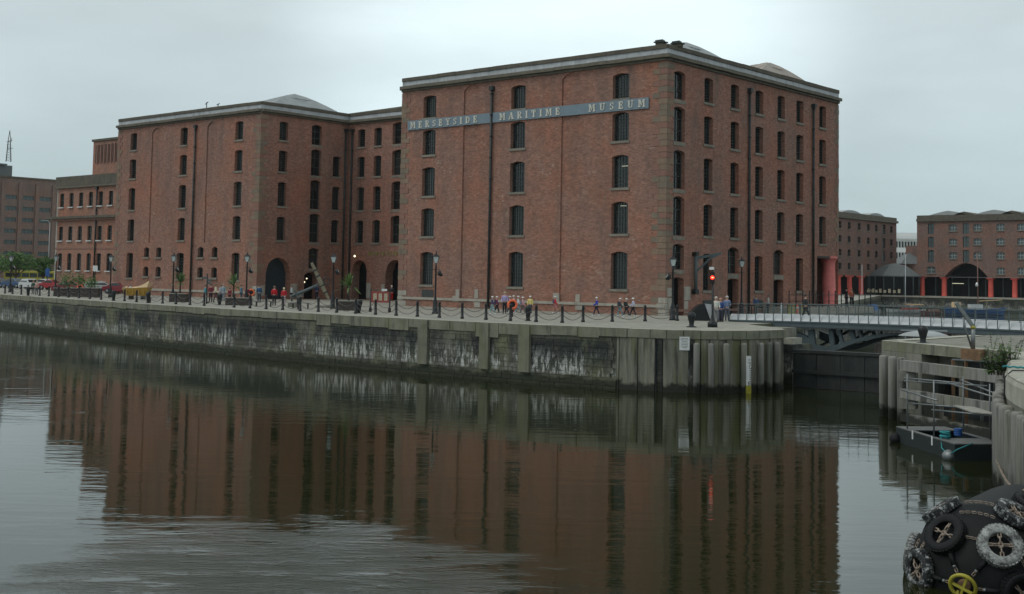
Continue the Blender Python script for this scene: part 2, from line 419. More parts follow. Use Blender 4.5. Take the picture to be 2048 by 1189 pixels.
def tag(o, label=None, cat=None, group=None, kind=None):
    if label: o['label'] = label
    if cat: o['category'] = cat
    if group: o['group'] = group
    if kind: o['kind'] = kind
    return o
def thing(name, label, cat, loc=(0, 0, 0), rz=0., group=None):
    o = bpy.data.objects.new(name, None); C.objects.link(o); o.location = loc; o.rotation_euler = (0, 0, rz)
    o.empty_display_size = .3
    return tag(o, label, cat, group)
def copy_tree(o, parent=None):
    c_ = o.copy(); C.objects.link(c_)
    if parent: c_.parent = parent
    for ch in o.children: copy_tree(ch, c_)
    return c_
ORD = ['first', 'second', 'third', 'fourth', 'fifth', 'sixth', 'seventh', 'eighth', 'ninth', 'tenth', 'eleventh', 'twelfth', 'thirteenth', 'fourteenth', 'fifteenth', 'sixteenth', 'seventeenth', 'eighteenth', 'nineteenth', 'twentieth', 'twenty first', 'twenty second', 'twenty third', 'twenty fourth', 'twenty fifth', 'twenty sixth', 'twenty seventh', 'twenty eighth', 'twenty ninth', 'thirtieth', 'thirty first', 'thirty second', 'thirty third', 'thirty fourth', 'thirty fifth', 'thirty sixth', 'thirty seventh', 'thirty eighth', 'thirty ninth', 'fortieth']

# ------------------------------------------------------------------ setting: water, quays
wb_ = MB(); wb_.add([(-1500, -60, 0), (400, -60, 0), (400, 700, 0), (-1500, 700, 0)], [(0, 1, 2, 3)], 'water')
tag(wb_.build('water'), kind='structure')
bb = MB(); bb.add([(-1500, -60, -3), (400, -60, -3), (400, 700, -3), (-1500, 700, -3)], [(0, 1, 2, 3)], 'timber_dark')
tag(bb.build('dock_bed'), kind='structure')

EDGE = [(-400, 118), (-200, 79.6), (-130.8, 66.3), (-96.4, 60.0), (-77.8, 57.7), (-62.5, 56.6), (-53.8, 56.4), (-47.2, 56.6), (-42.0, 57.2), (-38.6, 58.1), (-36.5, 59.8), (-35.5, 62.2), (-35.4, 65.2)]
def tri_ngon(mb, poly, z, mat):
    mb.add([(x, y, z) for x, y in poly], [tuple(range(len(poly)))], mat)
def walls(mb, pts, z0, z1, mat, closed=False):
    n = len(pts)
    for i in range(n if closed else n - 1):
        a, b_ = pts[i], pts[(i + 1) % n]
        mb.add([(a[0], a[1], z0), (b_[0], b_[1], z0), (b_[0], b_[1], z1), (a[0], a[1], z1)], [(0, 1, 2, 3)], mat)
landside = [(-37.2, 68.0), (-41.5, 71.5), (-42.2, 80), (-48.5, 90), (-51.9, 96.5)]
dockside = [(-51.9, 96.6), (-52.4, 114), (-62, 120), (-136, 300), (250, 300)]
gp = EDGE + landside + dockside[1:] + [(1500, 300), (1500, 2500), (-2500, 2500), (-2500, 300)]
g_ = MB(); tri_ngon(g_, gp, Q, 'cobbles'); tag(g_.build('quay_ground'), kind='structure')
# main quay wall with coping stones and courses of rubble
qw = MB()
WALL_IN = [(x, y + .12) for x, y in EDGE[:10]] + [(-36.6, 59.9), (-35.62, 62.2), (-35.52, 65.2)]
walls(qw, WALL_IN + landside + [(-51.9, 96.6)], -2, Q - .02, 'dock_wall')
quay_wall = tag(qw.build('quay_wall'), kind='structure')
fw = MB(); walls(fw, dockside, -2, Q - .01, 'dock_wall')
dock_wall = tag(fw.build('dock_wall'), kind='structure')
fc = MB(); fc.box((-136, 299.7, Q - .35), (250, 300.6, Q + .05), 'pale_stone'); fc.build('coping', dock_wall)
# raised walkway stones beside the museum
rw = MB(); rw.box((-54.9, 97.5, Q + .004), (-52.3, 113.6, 4.0), 'pale_stone')
tag(rw.build('raised_pavement'), kind='structure')

def edge_pt(d):      # walk along EDGE from its right end, returns point, tangent
    pts = EDGE[::-1]
    for a, b_ in zip(pts, pts[1:]):
        a = Vector((*a, 0)); b_ = Vector((*b_, 0)); L = (b_ - a).length
        if d <= L: return a + (b_ - a) * (d / L), (b_ - a).normalized()
        d -= L
    return b_, (b_ - a).normalized()
d = 0.; i = 0
while d < 165:
    L = R.uniform(1.3, 2.3) if d > 9 else .95
    p, tg = edge_pt(d + L / 2); nrm = Vector((-tg.y, tg.x, 0))   # tangent runs towards -x, so this points to the water
    if nrm.y > 0 and d > 8: nrm = -nrm
    if d <= 8: nrm = Vector((tg.y, -tg.x, 0)); nrm = nrm if nrm.dot(Vector((1, -1, 0))) > 0 else -nrm
    hgt = R.choice([.5, .55, .62, .72, .85]) if 11 < d < 36 else (.45 if d <= 14 else R.uniform(.4, .48))
    T = Matrix((tg, nrm, (0, 0, 1))).transposed().to_4x4(); T.translation = p
    o_ = R.uniform(-.015, .03)
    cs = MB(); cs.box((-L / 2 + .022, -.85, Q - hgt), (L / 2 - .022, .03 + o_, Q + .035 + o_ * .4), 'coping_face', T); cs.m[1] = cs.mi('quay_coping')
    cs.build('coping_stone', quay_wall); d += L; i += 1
# full-height dressed stones that break the rubble
for px, wpx in ((847, 18), (970, 18), (1050, 22)):
    def hit(pq):
        r_ = ray(pq, 700)
        for k_ in range(4000):
            t_ = (30 + k_ * .02) / math.hypot(r_.x, r_.y); X0, Y0 = r_.x * t_, r_.y * t_
            if Y0 >= ey(X0): return X0
        return X0
    def ey(x):
        for (ax, ay), (bx, by) in zip(EDGE, EDGE[1:]):
            if ax <= x <= bx: return ay + (by - ay) * (x - ax) / (bx - ax)
        return 58.
    x0, x1 = hit(px - wpx / 2), hit(px + wpx / 2); y_ = ey((x0 + x1) / 2)
    ps = MB(); ps.box((x0, y_ - .14, .62), (x1, y_ + .2, Q - .01), 'quoin_wall'); ps.build('pilaster_stone', quay_wall)
# courses of rubble: nearest ones single, the rest joined
cnt = 0; rest = MB()
zc = -.3; rows = []
while zc < 2.85:
    h = R.uniform(.2, .5); rows.append((zc, min(h, 2.9 - zc))); zc += h
cand = []
for z0, h in rows:
    d = 11.5 + R.uniform(0, .4)
    while d < 165:
        L = R.uniform(.35, 1.6); cand.append((d, z0, L, h)); d += L
cand.sort(key=lambda c_: -c_[2] * c_[3] / (1 + abs(c_[0] - 16) / 20) ** 2)
for k, (d, z0, L, h) in enumerate(cand):
    p, tg = edge_pt(d + L / 2); nrm = Vector((tg.y, -tg.x, 0)); nrm = -nrm if nrm.y > 0 else nrm
    T = Matrix((tg, nrm, (0, 0, 1))).transposed().to_4x4(); T.translation = p
    pr = R.uniform(-.036, -.022); j = .002
    a_, b2 = L / 2 - j, .01
    mb = MB() if k < 240 else rest
    vs = [(-a_, -.3, z0 + j), (a_, -.3, z0 + j), (a_, -.3, z0 + h - j), (-a_, -.3, z0 + h - j)]
    q = [R.uniform(.0, .02) for _ in range(4)]
    vs += [(-a_ + b2, pr - q[0], z0 + j + b2), (a_ - b2, pr - q[1], z0 + j + b2), (a_ - b2, pr - q[2], z0 + h - j - b2), (-a_ + b2, pr - q[3], z0 + h - j - b2)]
    mb.add([T @ Vector(v_) for v_ in vs], [(4, 5, 6, 7), (0, 1, 5, 4), (1, 2, 6, 5), (2, 3, 7, 6), (3, 0, 4, 7)], 'dock_wall')
    if k < 240: mb.build('stone', quay_wall)
tag(rest.build('rubble_stones', quay_wall), kind='stuff')
# concrete and timber face at the passage end
def along(d0, d1, dn, zt, zb, mat, off, name, parent, thick=.3):
    p, tg = edge_pt((d0 + d1) / 2); L = abs(d1 - d0)
    nrm = Vector((tg.y, -tg.x, 0)); nrm = nrm if nrm.dot(Vector((.8, -1, 0))) > 0 else -nrm
    T = Matrix((tg, nrm, (0, 0, 1))).transposed().to_4x4(); T.translation = p
    mb = MB(); mb.box((-L / 2, off - thick, zb), (L / 2, off, zt), mat, T); return mb.build(name, parent)
d = .15
while d < 11.4:
    L = .5 if d < 7. else R.uniform(.9, 1.5)
    if d < 7.1 < d + L: L = max(.2, 7.0 - d)
    if 7. <= d < 7.25: d = 7.3; continue
    if 7.3 <= d < 8.75 < d + L: L = 8.72 - d
    if 8.7 <= d < 9.15: d = 9.22; continue   # ladder slot, gap
    along(d + .03, min(11.5, d + L - .03), 0, Q - .47, -1, 'panel_mossy', -.04 + R.uniform(-.05, .05), 'face_plank', quay_wall); d += L
def fender_pile(p, r, zt, parent, zb=-1.5, name='timber_pile'):
    mb = MB(); mb.lathe([(r * 1.02, zb), (r, zt - .12), (r * .9, zt - .03), (r * .5, zt)], 'pile_grey', 12)
    o_ = mb.build(name, parent, (p[0], p[1], 0)); return o_
for px in (1393, 1420, 1448, 1484, 1515, 1532, 1548):
    # march along the edge for the matching sight line
    best = min((abs(((edge_pt(k * .1)[0] - Vector((0, 0, 0))).x) * ray(px, 700).y - (edge_pt(k * .1)[0]).y * ray(px, 700).x) / ray(px, 700).length, k) for k in range(0, 120))
    p, tg = edge_pt(best[1] * .1); nrm = Vector((tg.y, -tg.x, 0)); nrm = nrm if nrm.dot(Vector((.8, -1, 0))) > 0 else -nrm
    p = p + nrm * .2
    fender_pile(p, .17, 2.75, quay_wall)
# iron ladder in the slot
p, tg = edge_pt(8.97); lad = thing('quay_ladder', 'dark iron ladder set in a slot of the quay wall left of the notice', 'ladder', (p.x, p.y, 0))
mb = MB()
for s_ in (-.2, .2): mb.beam((s_, 0, -1), (s_, 0, Q - .5), .05, .05, 'black_iron')
mb.build('rail', lad)
rg = MB().beam((-.2, 0, 0), (.2, 0, 0), .035, .035, 'black_iron').mesh('rung')
for k in range(11): put('rung', rg, lad, (0, 0, .1 + k * .28))

# notice and tide gauge
def edge_at_px(px, off):
    r_ = ray(px, 700); best = None
    for k in range(0, 300):
        p_, tg_ = edge_pt(k * .05); n_ = Vector((tg_.y, -tg_.x, 0)); n_ = n_ if n_.dot(Vector((.8, -1, 0))) > 0 else -n_
        pp = p_ + n_ * off; e = abs(pp.x * r_.y - pp.y * r_.x) / math.hypot(r_.x, r_.y)
        if best is None or e < best[0]: best = (e, pp, tg_, n_)
    return best[1], best[2], best[3]
p, tg, nrm = edge_at_px(1368, .03)
rz = math.atan2(-tg.y, -tg.x)
nb = thing('notice_board', 'small white notice with grey lines of print fixed to the quay wall', 'sign', (p.x, p.y, 2.85), rz)
MB().box((-.28, -.03, -.52), (.28, 0, .22), 'white_paint').build('panel', nb)
mb = MB()
for k, wd in enumerate((.4, .44, .3, .42, .36, .42, .25)): mb.box((-wd / 2, -.034, .12 - k * .085), (wd / 2, -.0305, .145 - k * .085), 'print_ink')
mb.build('print', nb)
p, tg, nrm = edge_at_px(1497, .42)
tgau = thing('tide_gauge', 'white tide gauge board with black numerals rising from yellow base', 'gauge', (p.x, p.y, 0), math.atan2(-tg.y, -tg.x))
MB().box((-.14, -.04, .42), (.14, .1, 2.05), 'white_paint').build('scale_board', tgau)
MB().box((-.15, -.045, -.6), (.15, .11, .42), 'yellow_paint').build('yellow_base', tgau)
mb = MB()
for k in range(7): mb.box((.03, -.046, .62 + k * .12), (.135, -.041, .67 + k * .12), 'print_ink')
for (x0, z0, x1, z1) in ((-.06, 1.66, .1, 1.70), (.05, 1.55, .09, 1.66), (.02, 1.42, .06, 1.55),   # 7
                         (-.06, .62, -.02, .46), (-.06, .43, .1, .46), (.06, .46, .1, .54), (-.02, .54, .1, .57), (-.06, .6, .08, .63), (-.05, 1.85, .1, 1.87), (-.05, 1.78, .1, 1.80)):
    mb.box((min(x0, x1), -.047, min(z0, z1)), (max(x0, x1), -.042, max(z0, z1)), 'print_ink')
tag(mb.build('numerals', tgau), kind='stuff')

# ------------------------------------------------------------------ buildings
def facade(mb, T, width, z0, z1, ops, mat):
    """wall surface in local x (along) / z, outward = -y, with recessed openings (u0,u1,za,zb,rise,depth)"""
    us = sorted({0., width} | {u for o_ in ops for u in o_[:2]}); zs = sorted({z0, z1} | {z for o_ in ops for z in o_[2:4]})
    q = lambda x, y, z: T @ Vector((x, y, z))
    for a, b_ in zip(us, us[1:]):
        run = None
        for c_, d_ in zip(zs, zs[1:]):
            um, zm_ = (a + b_) / 2, (c_ + d_) / 2
            if any(o_[0] < um < o_[1] and o_[2] < zm_ < o_[3] for o_ in ops): continue
            mb.add([q(a, 0, c_), q(b_, 0, c_), q(b_, 0, d_), q(a, 0, d_)], [(0, 1, 2, 3)], mat)
    for (u0, u1, za, zb, rise, dp) in ops:
        zr = zb - rise; n = 10; cx = (u0 + u1) / 2; hw = (u1 - u0) / 2
        arc = []
        for k in range(n + 1):
            s_ = -1 + 2 * k / n
            if rise >= hw * .95: zz_ = zr + rise * math.sqrt(max(0, 1 - s_ * s_))
            else: zz_ = zr + rise * (1 - s_ * s_)
            arc.append((cx + s_ * hw, zz_))
        if rise > 0:
            h_ = n // 2
            mb.add([q(u0, 0, zb)] + [q(x, 0, z) for x, z in arc[:h_ + 1]], [tuple([0] + list(range(h_ + 1, 0, -1)))[::-1]], mat)
            mb.add([q(u1, 0, zb)] + [q(x, 0, z) for x, z in arc[h_:]], [tuple([0] + list(range(n - h_ + 1, 0, -1)))[::-1]], mat)
        ring = [(u0, za)] + arc + [(u1, za)]
        for (x0_, z0_), (x1_, z1_) in zip(ring, ring[1:] + ring[:1]):
            mb.add([q(x0_, 0, z0_), q(x1_, 0, z1_), q(x1_, dp, z1_), q(x0_, dp, z0_)], [(0, 1, 2, 3)], mat)
_wc = {}
def wmeshes(w_, h_, nx, nz, bar, glass, frame):
    k = (round(w_, 2), round(h_, 2), nx, nz, bar, glass, frame)
    if k in _wc: return _wc[k]
    fr = MB(); t_ = .07
    fr.box((-w_ / 2, -.05, 0), (-w_ / 2 + t_, .03, h_), frame); fr.box((w_ / 2 - t_, -.05, 0), (w_ / 2, .03, h_), frame)
    fr.box((-w_ / 2 + t_, -.05, 0), (w_ / 2 - t_, .03, t_), frame); fr.box((-w_ / 2 + t_, -.05, h_ - t_), (w_ / 2 - t_, .03, h_), frame)
    for i_ in range(1, nx): x = -w_ / 2 + w_ * i_ / nx; fr.box((x - bar / 2, -.03, t_), (x + bar / 2, .0, h_ - t_), frame)
    for i_ in range(1, nz): z = h_ * i_ / nz; fr.box((-w_ / 2 + t_, -.034, z - bar / 2), (w_ / 2 - t_, -.004, z + bar / 2), frame)
    gl = MB(); gl.add([(-w_ / 2 + .01, .015, .01), (w_ / 2 - .01, .015, .01), (w_ / 2 - .01, .015, h_ - .01), (-w_ / 2 + .01, .015, h_ - .01)], [(0, 1, 2, 3)], glass)
    sl = MB(); sl.box((-w_ / 2 - .12, -.52, -.2), (w_ / 2 + .12, 0.03, 0), 'sill_stone')
    sw = MB(); sw.box((-w_ / 2 - .12, -.46, -.16), (w_ / 2 + .12, 0.03, 0), 'frame_white')
    _wc[k] = (fr.mesh('window'), gl.mesh('glass'), sl.mesh('sill'), sw.mesh('sill')); return _wc[k]
def window(root, T, rz, uc, z, w_, h_, nx=4, nz=8, depth=.42, bar=.028, glass='window_glass', sill=1, frame='iron_bar', name='window'):
    fm, gm, sm, sw = wmeshes(w_, h_, nx, nz, bar, glass, frame)
    p_ = T @ Vector((uc, depth, z)) - root.location
    o_ = put(name, fm, root, p_, rz); put('glass', gm, o_)
    if sill: put('sill', sm if sill == 1 else sw, o_)
    return o_
ROWS = [(20.93, 23.0), (17.45, 19.8), (13.62, 16.3), (9.87, 12.48), (5.4, 8.43)]
def mat_at(p_, rz): T = Matrix.Rotation(rz, 4, 'Z'); T.translation = p_; return T
def course(root, T, rz, width, z0, z1, y0, y1, mat, name, step=1.9, x0=0.):
    me = None; n = max(1, round(width / step)); L = width / n
    mb = MB().box((.006, y0, 0), (L - .006, y1, z1 - z0), mat).mesh(name)
    for k in range(n):
        o_ = put(name, mb, root, T @ Vector((x0 + k * L, R.uniform(-.012, .012), z0 + R.uniform(-.012, .012))) - root.location, rz); o_.rotation_euler = (R.uniform(-.01, .01), R.uniform(-.004, .004), rz)
def pipe(root, T, u, z0, z1, hopper=True, mat='pipe_iron'):
    mb = MB(); p_ = T @ Vector((u, -.17, 0)) - root.location
    mb.tube([(p_.x, p_.y, z0), (p_.x, p_.y, z1)], .11, mat, 8)
    for z in [z0 + 1.9 * k for k in range(int((z1 - z0) / 1.9) + 1)]: mb.tube([(p_.x, p_.y, z), (p_.x, p_.y, z + .12)], .15, mat, 8)
    if hopper: mb.box((p_.x - .22, p_.y - .16, z1 - .35), (p_.x + .22, p_.y + .2, z1), mat)
    return mb.build('downpipe', root)
def quoins(root, cx, cy, sx, sy, z0, z1, h=.47, scale=1., left=True, right=True):
    """corner stones: sx = direction of the wall going along x, sy along y"""
    n = int((z1 - z0) / h); h = (z1 - z0) / n
    for k in range(n):
        a, b_ = ((1.35, .5), (.8, .95))[k % 2]; a *= scale; b_ *= scale
        mat = R.choice(['quoin_tan', 'quoin_tan', 'quoin_red', 'quoin_red', 'quoin_grey']) if z0 + k * h > 1.2 else 'pale_stone'
        pr = R.uniform(.02, .05)
        zb, zt = z0 + k * h + .015, z0 + (k + 1) * h - .015
        if k % 2 == 0 and scale >= 1:      # two stones in the long courses
            xa, xb = sorted((cx - sx * pr, cx + sx * a * .48)); ya, yb = sorted((cy - sy * pr, cy + sy * b_))
            MB().box((xa, ya, zb), (xb, yb, zt), mat).build('quoin_stone', root)
            xa, xb = sorted((cx + sx * (a * .48 + .02), cx + sx * a)); ya, yb = sorted((cy - sy * (pr - .012), cy + sy * .3))
            MB().box((xa, ya, zb), (xb, yb, zt), R.choice(['quoin_tan', 'quoin_red', 'quoin_red', 'quoin_grey'])).build('quoin_stone', root)
        else:
            xa, xb = sorted((cx - sx * pr, cx + sx * a)); ya, yb = sorted((cy - sy * pr, cy + sy * b_))
            MB().box((xa, ya, zb), (xb, yb, zt), mat).build('quoin_stone', root)
def hip_roof(name, root, x0, x1, y0, y1, z0, z1, hx0, hx1, mat, z1b=None, curve=True):
    z1b = z1 if z1b is None else z1b
    mb = MB(); n = 12; rows_ = []
    for k in range(n + 1):
        s_ = -1 + 2 * k / n; y = (y0 + y1) / 2 + s_ * (y1 - y0) / 2
        f_ = (1 - abs(s_)) if not curve else (1 - abs(s_) ** 1.35)
        xa = x0 + (hx0 - x0) * (1 - abs(s_)); xb = x1 - (x1 - hx1) * (1 - abs(s_))
        rows_.append(((xa, y, z0 + (z1b - z0) * f_), (xb, y, z0 + (z1 - z0) * f_)))
    vs = [v_ for r_ in rows_ for v_ in r_]
    fs = [(2 * k, 2 * k + 1, 2 * k + 3, 2 * k + 2) for k in range(n)]
    mb.add(vs, fs, mat)
    # hip ends
    mb.add([rows_[k][1] for k in range(n + 1)], [tuple(range(n + 1))], mat) if abs(hx1 - x1) < .01 else [mb.add([rows_[k][1], rows_[k + 1][1], (x1, rows_[k + 1][1][1], z0), (x1, rows_[k][1][1], z0)], [(0, 1, 2, 3)], mat) for k in range(n)] + [mb.add([rows_[k][0], rows_[k + 1][0], (x0, rows_[k + 1][0][1], z0), (x0, rows_[k][0][1], z0)], [(3, 2, 1, 0)], mat) for k in range(n)]
    # standing seams
    if x1 - x0 > 4:
        k = x0 + 1.
        while k < x1 - .5:
            pass_ = []
            for r_ in rows_:
                if r_[0][0] <= k <= r_[1][0]:
                    f_ = (k - r_[0][0]) / (r_[1][0] - r_[0][0] + 1e-6); pass_.append((k, r_[0][1], r_[0][2] + (r_[1][2] - r_[0][2]) * f_ + .02))
            if len(pass_) > 1: mb.tube(pass_, .045, mat, 4)
            k += 1.
    return mb.build(name, root)
def cornice(root, T, rz, width, ext=0.):
    course(root, T, rz, width + ext, 23.82, 24.1, -.42, .3, 'cornice_brown', 'cornice_stone')
    course(root, T, rz, width, 23.62, 23.8, -.16, .3, 'cornice_brown', 'bed_mould', 3.8)
    course(root, T, rz, width, 24.12, 24.58, -.04, .5, 'cornice_white', 'parapet_stone', 2.3)
    course(root, T, rz, width, 24.6, 24.93, -.12, .6, 'coping_brown', 'coping_stone', 2.3)

AX, AY, AX0, AY1 = -55.02, 81.97, -85.1, 111.7
# ---- museum block
A = thing('museum_building', 'largest nearest red brick warehouse carrying the long blue name sign', 'building', (AX, AY, Q))
wl_ = MB(); TL = mat_at(Vector((AX0, AY, 0)), 0.); W_L = AX - AX0
opsL = []
for uc in (-81.42, -70.55, -59.52):
    for za, zb in ROWS: opsL.append((uc - AX0 - .83, uc - AX0 + .83, za, zb, .16, .45))
for uc, zt in ((-76.1, 23.55), (-64.7, 23.55)): opsL.append((uc - AX0 - .98, uc - AX0 + .98, 4.25, zt, .5, .12))
facade(wl_, TL, W_L, Q - .4, 23.8, opsL, 'brick_red')
for uc in (-76.1, -64.7):          # blind arched panels
    facade(wl_, mat_at(Vector((uc - .98, AY + .12, 0)), 0.), 1.96, 4.25, 23.55, [], 'brick_red' if uc < -70 else 'brick_red')
TR = mat_at(Vector((AX, AY, 0)), rad(90)); W_R = AY1 - AY
cols = [88.14, 92.34, 96.48, 100.4, 103.92, 108.42]
opsR = []
for i, yc in enumerate(cols):
    for k, (za, zb) in enumerate(ROWS):
        if k == 4 and i in (1, 3, 5): continue
        opsR.append((yc - AY - .68, yc - AY + .68, za, zb, .12, .5))
bayz = [(20.7, 22.97), (17.3, 20.1), (13.5, 16.6), (9.75, 12.9), (7.05, 9.1), (3.42, 6.45)]
for za, zb in bayz: opsR.append((82.95 - AY, 84.6 - AY, za, zb, .2, .6))
for yc in (92.2, 100.0):
    opsR.append((yc - AY - .9, yc - AY + .9, 6.85, 9.08, .3, .65)); opsR.append((yc - AY - .9, yc - AY + .9, 3.42, 6.4, .12, .65))
opsR.append((107.35 - AY, W_R - .02, 3.42, 8.5, 0, 2.6))
facade(wl_, TR, W_R, Q - .4, 23.8, opsR, 'brick_red')
Tb = mat_at(Vector((AX, AY1, 0)), rad(180)); facade(wl_, Tb, W_L, Q - .4, 23.8, [], 'brick_red')
Tw = mat_at(Vector((AX0, AY1, 0)), rad(270)); facade(wl_, Tw, W_R, Q - .4, 23.8, [], 'brick_red')
wl_.v = [(x - AX, y - AY, z - Q) for x, y, z in wl_.v]
wl_.build('wall', A)
for uc in (-81.42, -70.55, -59.52):
    for za, zb in ROWS: window(A, TL, 0., uc - AX0, za, 1.66, zb - za, 6, 9 if za > 5.5 else 10, bar=.032)
for i, yc in enumerate(cols):
    for k, (za, zb) in enumerate(ROWS):
        if k == 4 and i in (1, 3, 5): continue
        window(A, TR, rad(90), yc - AY, za, 1.36, zb - za, 4, 9)
for za, zb in bayz[:5]:
    window(A, TR, rad(90), 83.77 - AY, za, 1.65, zb - za, 2, 3, depth=.38, bar=.07, sill=0)
    mb = MB().box((0, -.04, za - .34), (1.7, .6, za - .06), 'sill_stone'); mb.v = [tuple(TR @ Vector((x + 82.92 - AY, y, z)) - A.location) for x, y, z in mb.v]; mb.build('threshold_stone', A)
for yc in (92.2, 100.0):
    window(A, TR, rad(90), yc - AY, 6.85, 1.8, 2.2, 2, 3, depth=.42, bar=.07, sill=0)
    mb = MB().box((-.92, -.03, 6.42), (.92, .9, 6.8), 'sill_stone'); mb.v = [tuple(TR @ Vector((x + yc - AY, y, z)) - A.location) for x, y, z in mb.v]; mb.build('lintel', A)
    mb = MB().box((-.9, .6, 3.42), (.9, .64, 6.4), 'window_dark'); mb.v = [tuple(TR @ Vector((x + yc - AY, y, z)) - A.location) for x, y, z in mb.v]; mb.build('door', A)
mb = MB().box((0, .55, 3.42), (1.65, .6, 6.4), 'window_dark'); mb.v = [tuple(TR @ Vector((x + 82.95 - AY, y, z)) - A.location) for x, y, z in mb.v]; mb.build('door', A)
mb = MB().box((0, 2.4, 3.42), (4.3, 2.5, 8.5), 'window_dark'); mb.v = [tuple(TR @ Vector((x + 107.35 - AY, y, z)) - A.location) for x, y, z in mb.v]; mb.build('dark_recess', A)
# strip lights seen through the panes
for uc, z in ((-59.3, 15.4), (-59.4, 12.15)):
    MB().box((-.3, 0, 0), (.3, .03, .025), 'strip_light').build('strip_light', A, Vector((uc, AY + .36, z)) - A.location)
for y_, z in ((83.7, 15.4), (83.6, 11.2)):
    MB().box((0, -.3, 0), (.03, .3, .05), 'strip_light').build('strip_light', A, Vector((AX - .82, y_, z)) - A.location)
for TT, rz_, W_ in ((TL, 0., W_L), (TR, rad(90), W_R)): cornice(A, TT, rz_, W_)
for (T_, x_) in ((mat_at(Vector((AX0, AY1, 0)), rad(270)), W_R),): cornice(A, T_, rad(270), x_)
MB().box((-.42, -.42, 23.82 - Q), (0.0, 0.0, 24.1 - Q), 'cornice_brown').build('cornice_stone', A, (.42, .0, 0))
mb = MB(); mb.box((0, -.1, 0), (W_L, .05, .22), 'pale_stone'); mb.build('plinth', A, (AX0 - AX, 0, .62))
mb = MB(); mb.box((-.05, 1.2, 0), (.1, 24, .2), 'quoin_red'); mb.build('plinth', A, (0, 0, .3))
quoins(A, 0, 0, -1, 1, 0, 20.1)
quoins(A, AX0 - AX, 0, 1, 1, 0, 20.1, scale=.8)
quoins(A, 0, AY1 - AY, -1, -1, 5.3, 20.1, scale=.8)
pipe(A, TL, -73.55 - AX0, .05, 23.15 - Q); pipe(A, TR, 94.55 - AY, .05, 22.95 - Q); pipe(A, TR, 106.3 - AY, .05, 22.95 - Q)
# door-jamb stones, vents, lintels
for (xa, xb, z0, z1) in ((-78.0, -77.2, 3.95, 4.45), (-77.6, -77.15, 4.45, 5.05), (-75.3, -74.85, 4.3, 5.1), (-75.3, -74.6, 3.5, 3.98), (-66.3, -65.65, 4.5, 4.95), (-66.0, -65.65, 4.26, 4.49), (-63.9, -63.45, 4.26, 4.9), (-63.9, -63.1, 3.6, 3.98)):
    MB().box((xa - AX, -.06, z0 - Q), (xb - AX, .06, z1 - Q), 'pale_stone').build('jamb_stone', A)
for (ya, yb, z0, z1) in ((82.2, 82.9, 4.9, 5.6), (84.65, 85.5, 4.6, 5.7), (82.3, 82.92, 3.9, 4.8), (84.65, 85.2, 3.6, 4.55)):
    MB().box((-.05, ya - AY, z0 - Q), (.06, yb - AY, z1 - Q), 'pale_stone').build('jamb_stone', A)
MB().box((-81.95 - AX, -.05, 4.15 - Q), (-80.45 - AX, .05, 4.95 - Q), 'iron_bar').build('vent', A)
for yc in (88.1, 96.5): MB().box((-.02, yc - .65 - AY, 3.7 - Q), (.05, yc + .65 - AY, 4.6 - Q), 'iron_bar').build('vent', A)
# ventilator boxes at the roof corner, and the roofs
for dx, dy in ((-.9, .4), (-.1, 1.6)):
    mb = MB(); mb.box((-.32, -.32, 0), (.32, .32, .22), 'coping_brown'); mb.box((-.42, -.42, .22), (.42, .42, .32), 'pipe_iron'); mb.prism([(-.36, -.3), (.36, -.3), (.2, .3), (-.2, .3)], .32, .45, 'pipe_iron'); mb.build('ventilator', A, (dx, dy, 24.93 - Q))
def roof(name, root, *a, **k):
    o_ = hip_roof(name, None, *a, **k); o_.parent = root; o_.location = -Vector(root.location); return o_
roof('roof', A, AX0 + .6, AX - .6, 82.6, 96.8, 24.1, 26.6, AX0 + 6, AX - 3.2, 'lead_roof', 25.3)
roof('roof', A, AX0 + .6, AX - .6, 96.9, 111.1, 24.1, 26.9, AX0 + 6, AX - 3.2, 'tan_roof', 25.6)
# red column under the corner
mb = MB(); mb.lathe([(.74, 0), (.74, .15), (.68, .2), (.60, 4.0), (.62, 4.1), (.72, 4.35), (.80, 4.45), (.84, 4.5), (.84, 4.7)], 'column_pink', 28)
mb.build('column', A, (-.45, 110.6 - AY, .62))
MB().box((-1.3, 107.4 - AY, 8.5 - Q), (.04, AY1 - AY - .03, 8.72 - Q), 'timber_dark').build('beam', A)
# wall crane
cr_ = thing('wall_crane', 'blue grey iron wall crane with bracket on right side of museum', 'crane', (AX + .25, 86.0, 5.3))
mb = MB(); mb.tube([(0, 0, 0), (0, 0, 3.2)], .14, 'bridge_grey'); mb.box((-.3, -.25, -.2), (.15, .25, .2), 'black_iron'); mb.box((-.3, -.2, 2.9), (.15, .2, 3.2), 'black_iron'); mb.build('post', cr_)
mb = MB(); mb.beam((0, 0, 2.7), (2.0, .6, 3.1), .13, .2, 'bridge_grey'); mb.beam((0, 0, 1.6), (1.4, .4, 2.9), .1, .12, 'bridge_grey'); mb.beam((.9, .25, 2.55), (1.9, .55, 3.05), .1, .1, 'bridge_grey'); mb.build('jib', cr_)

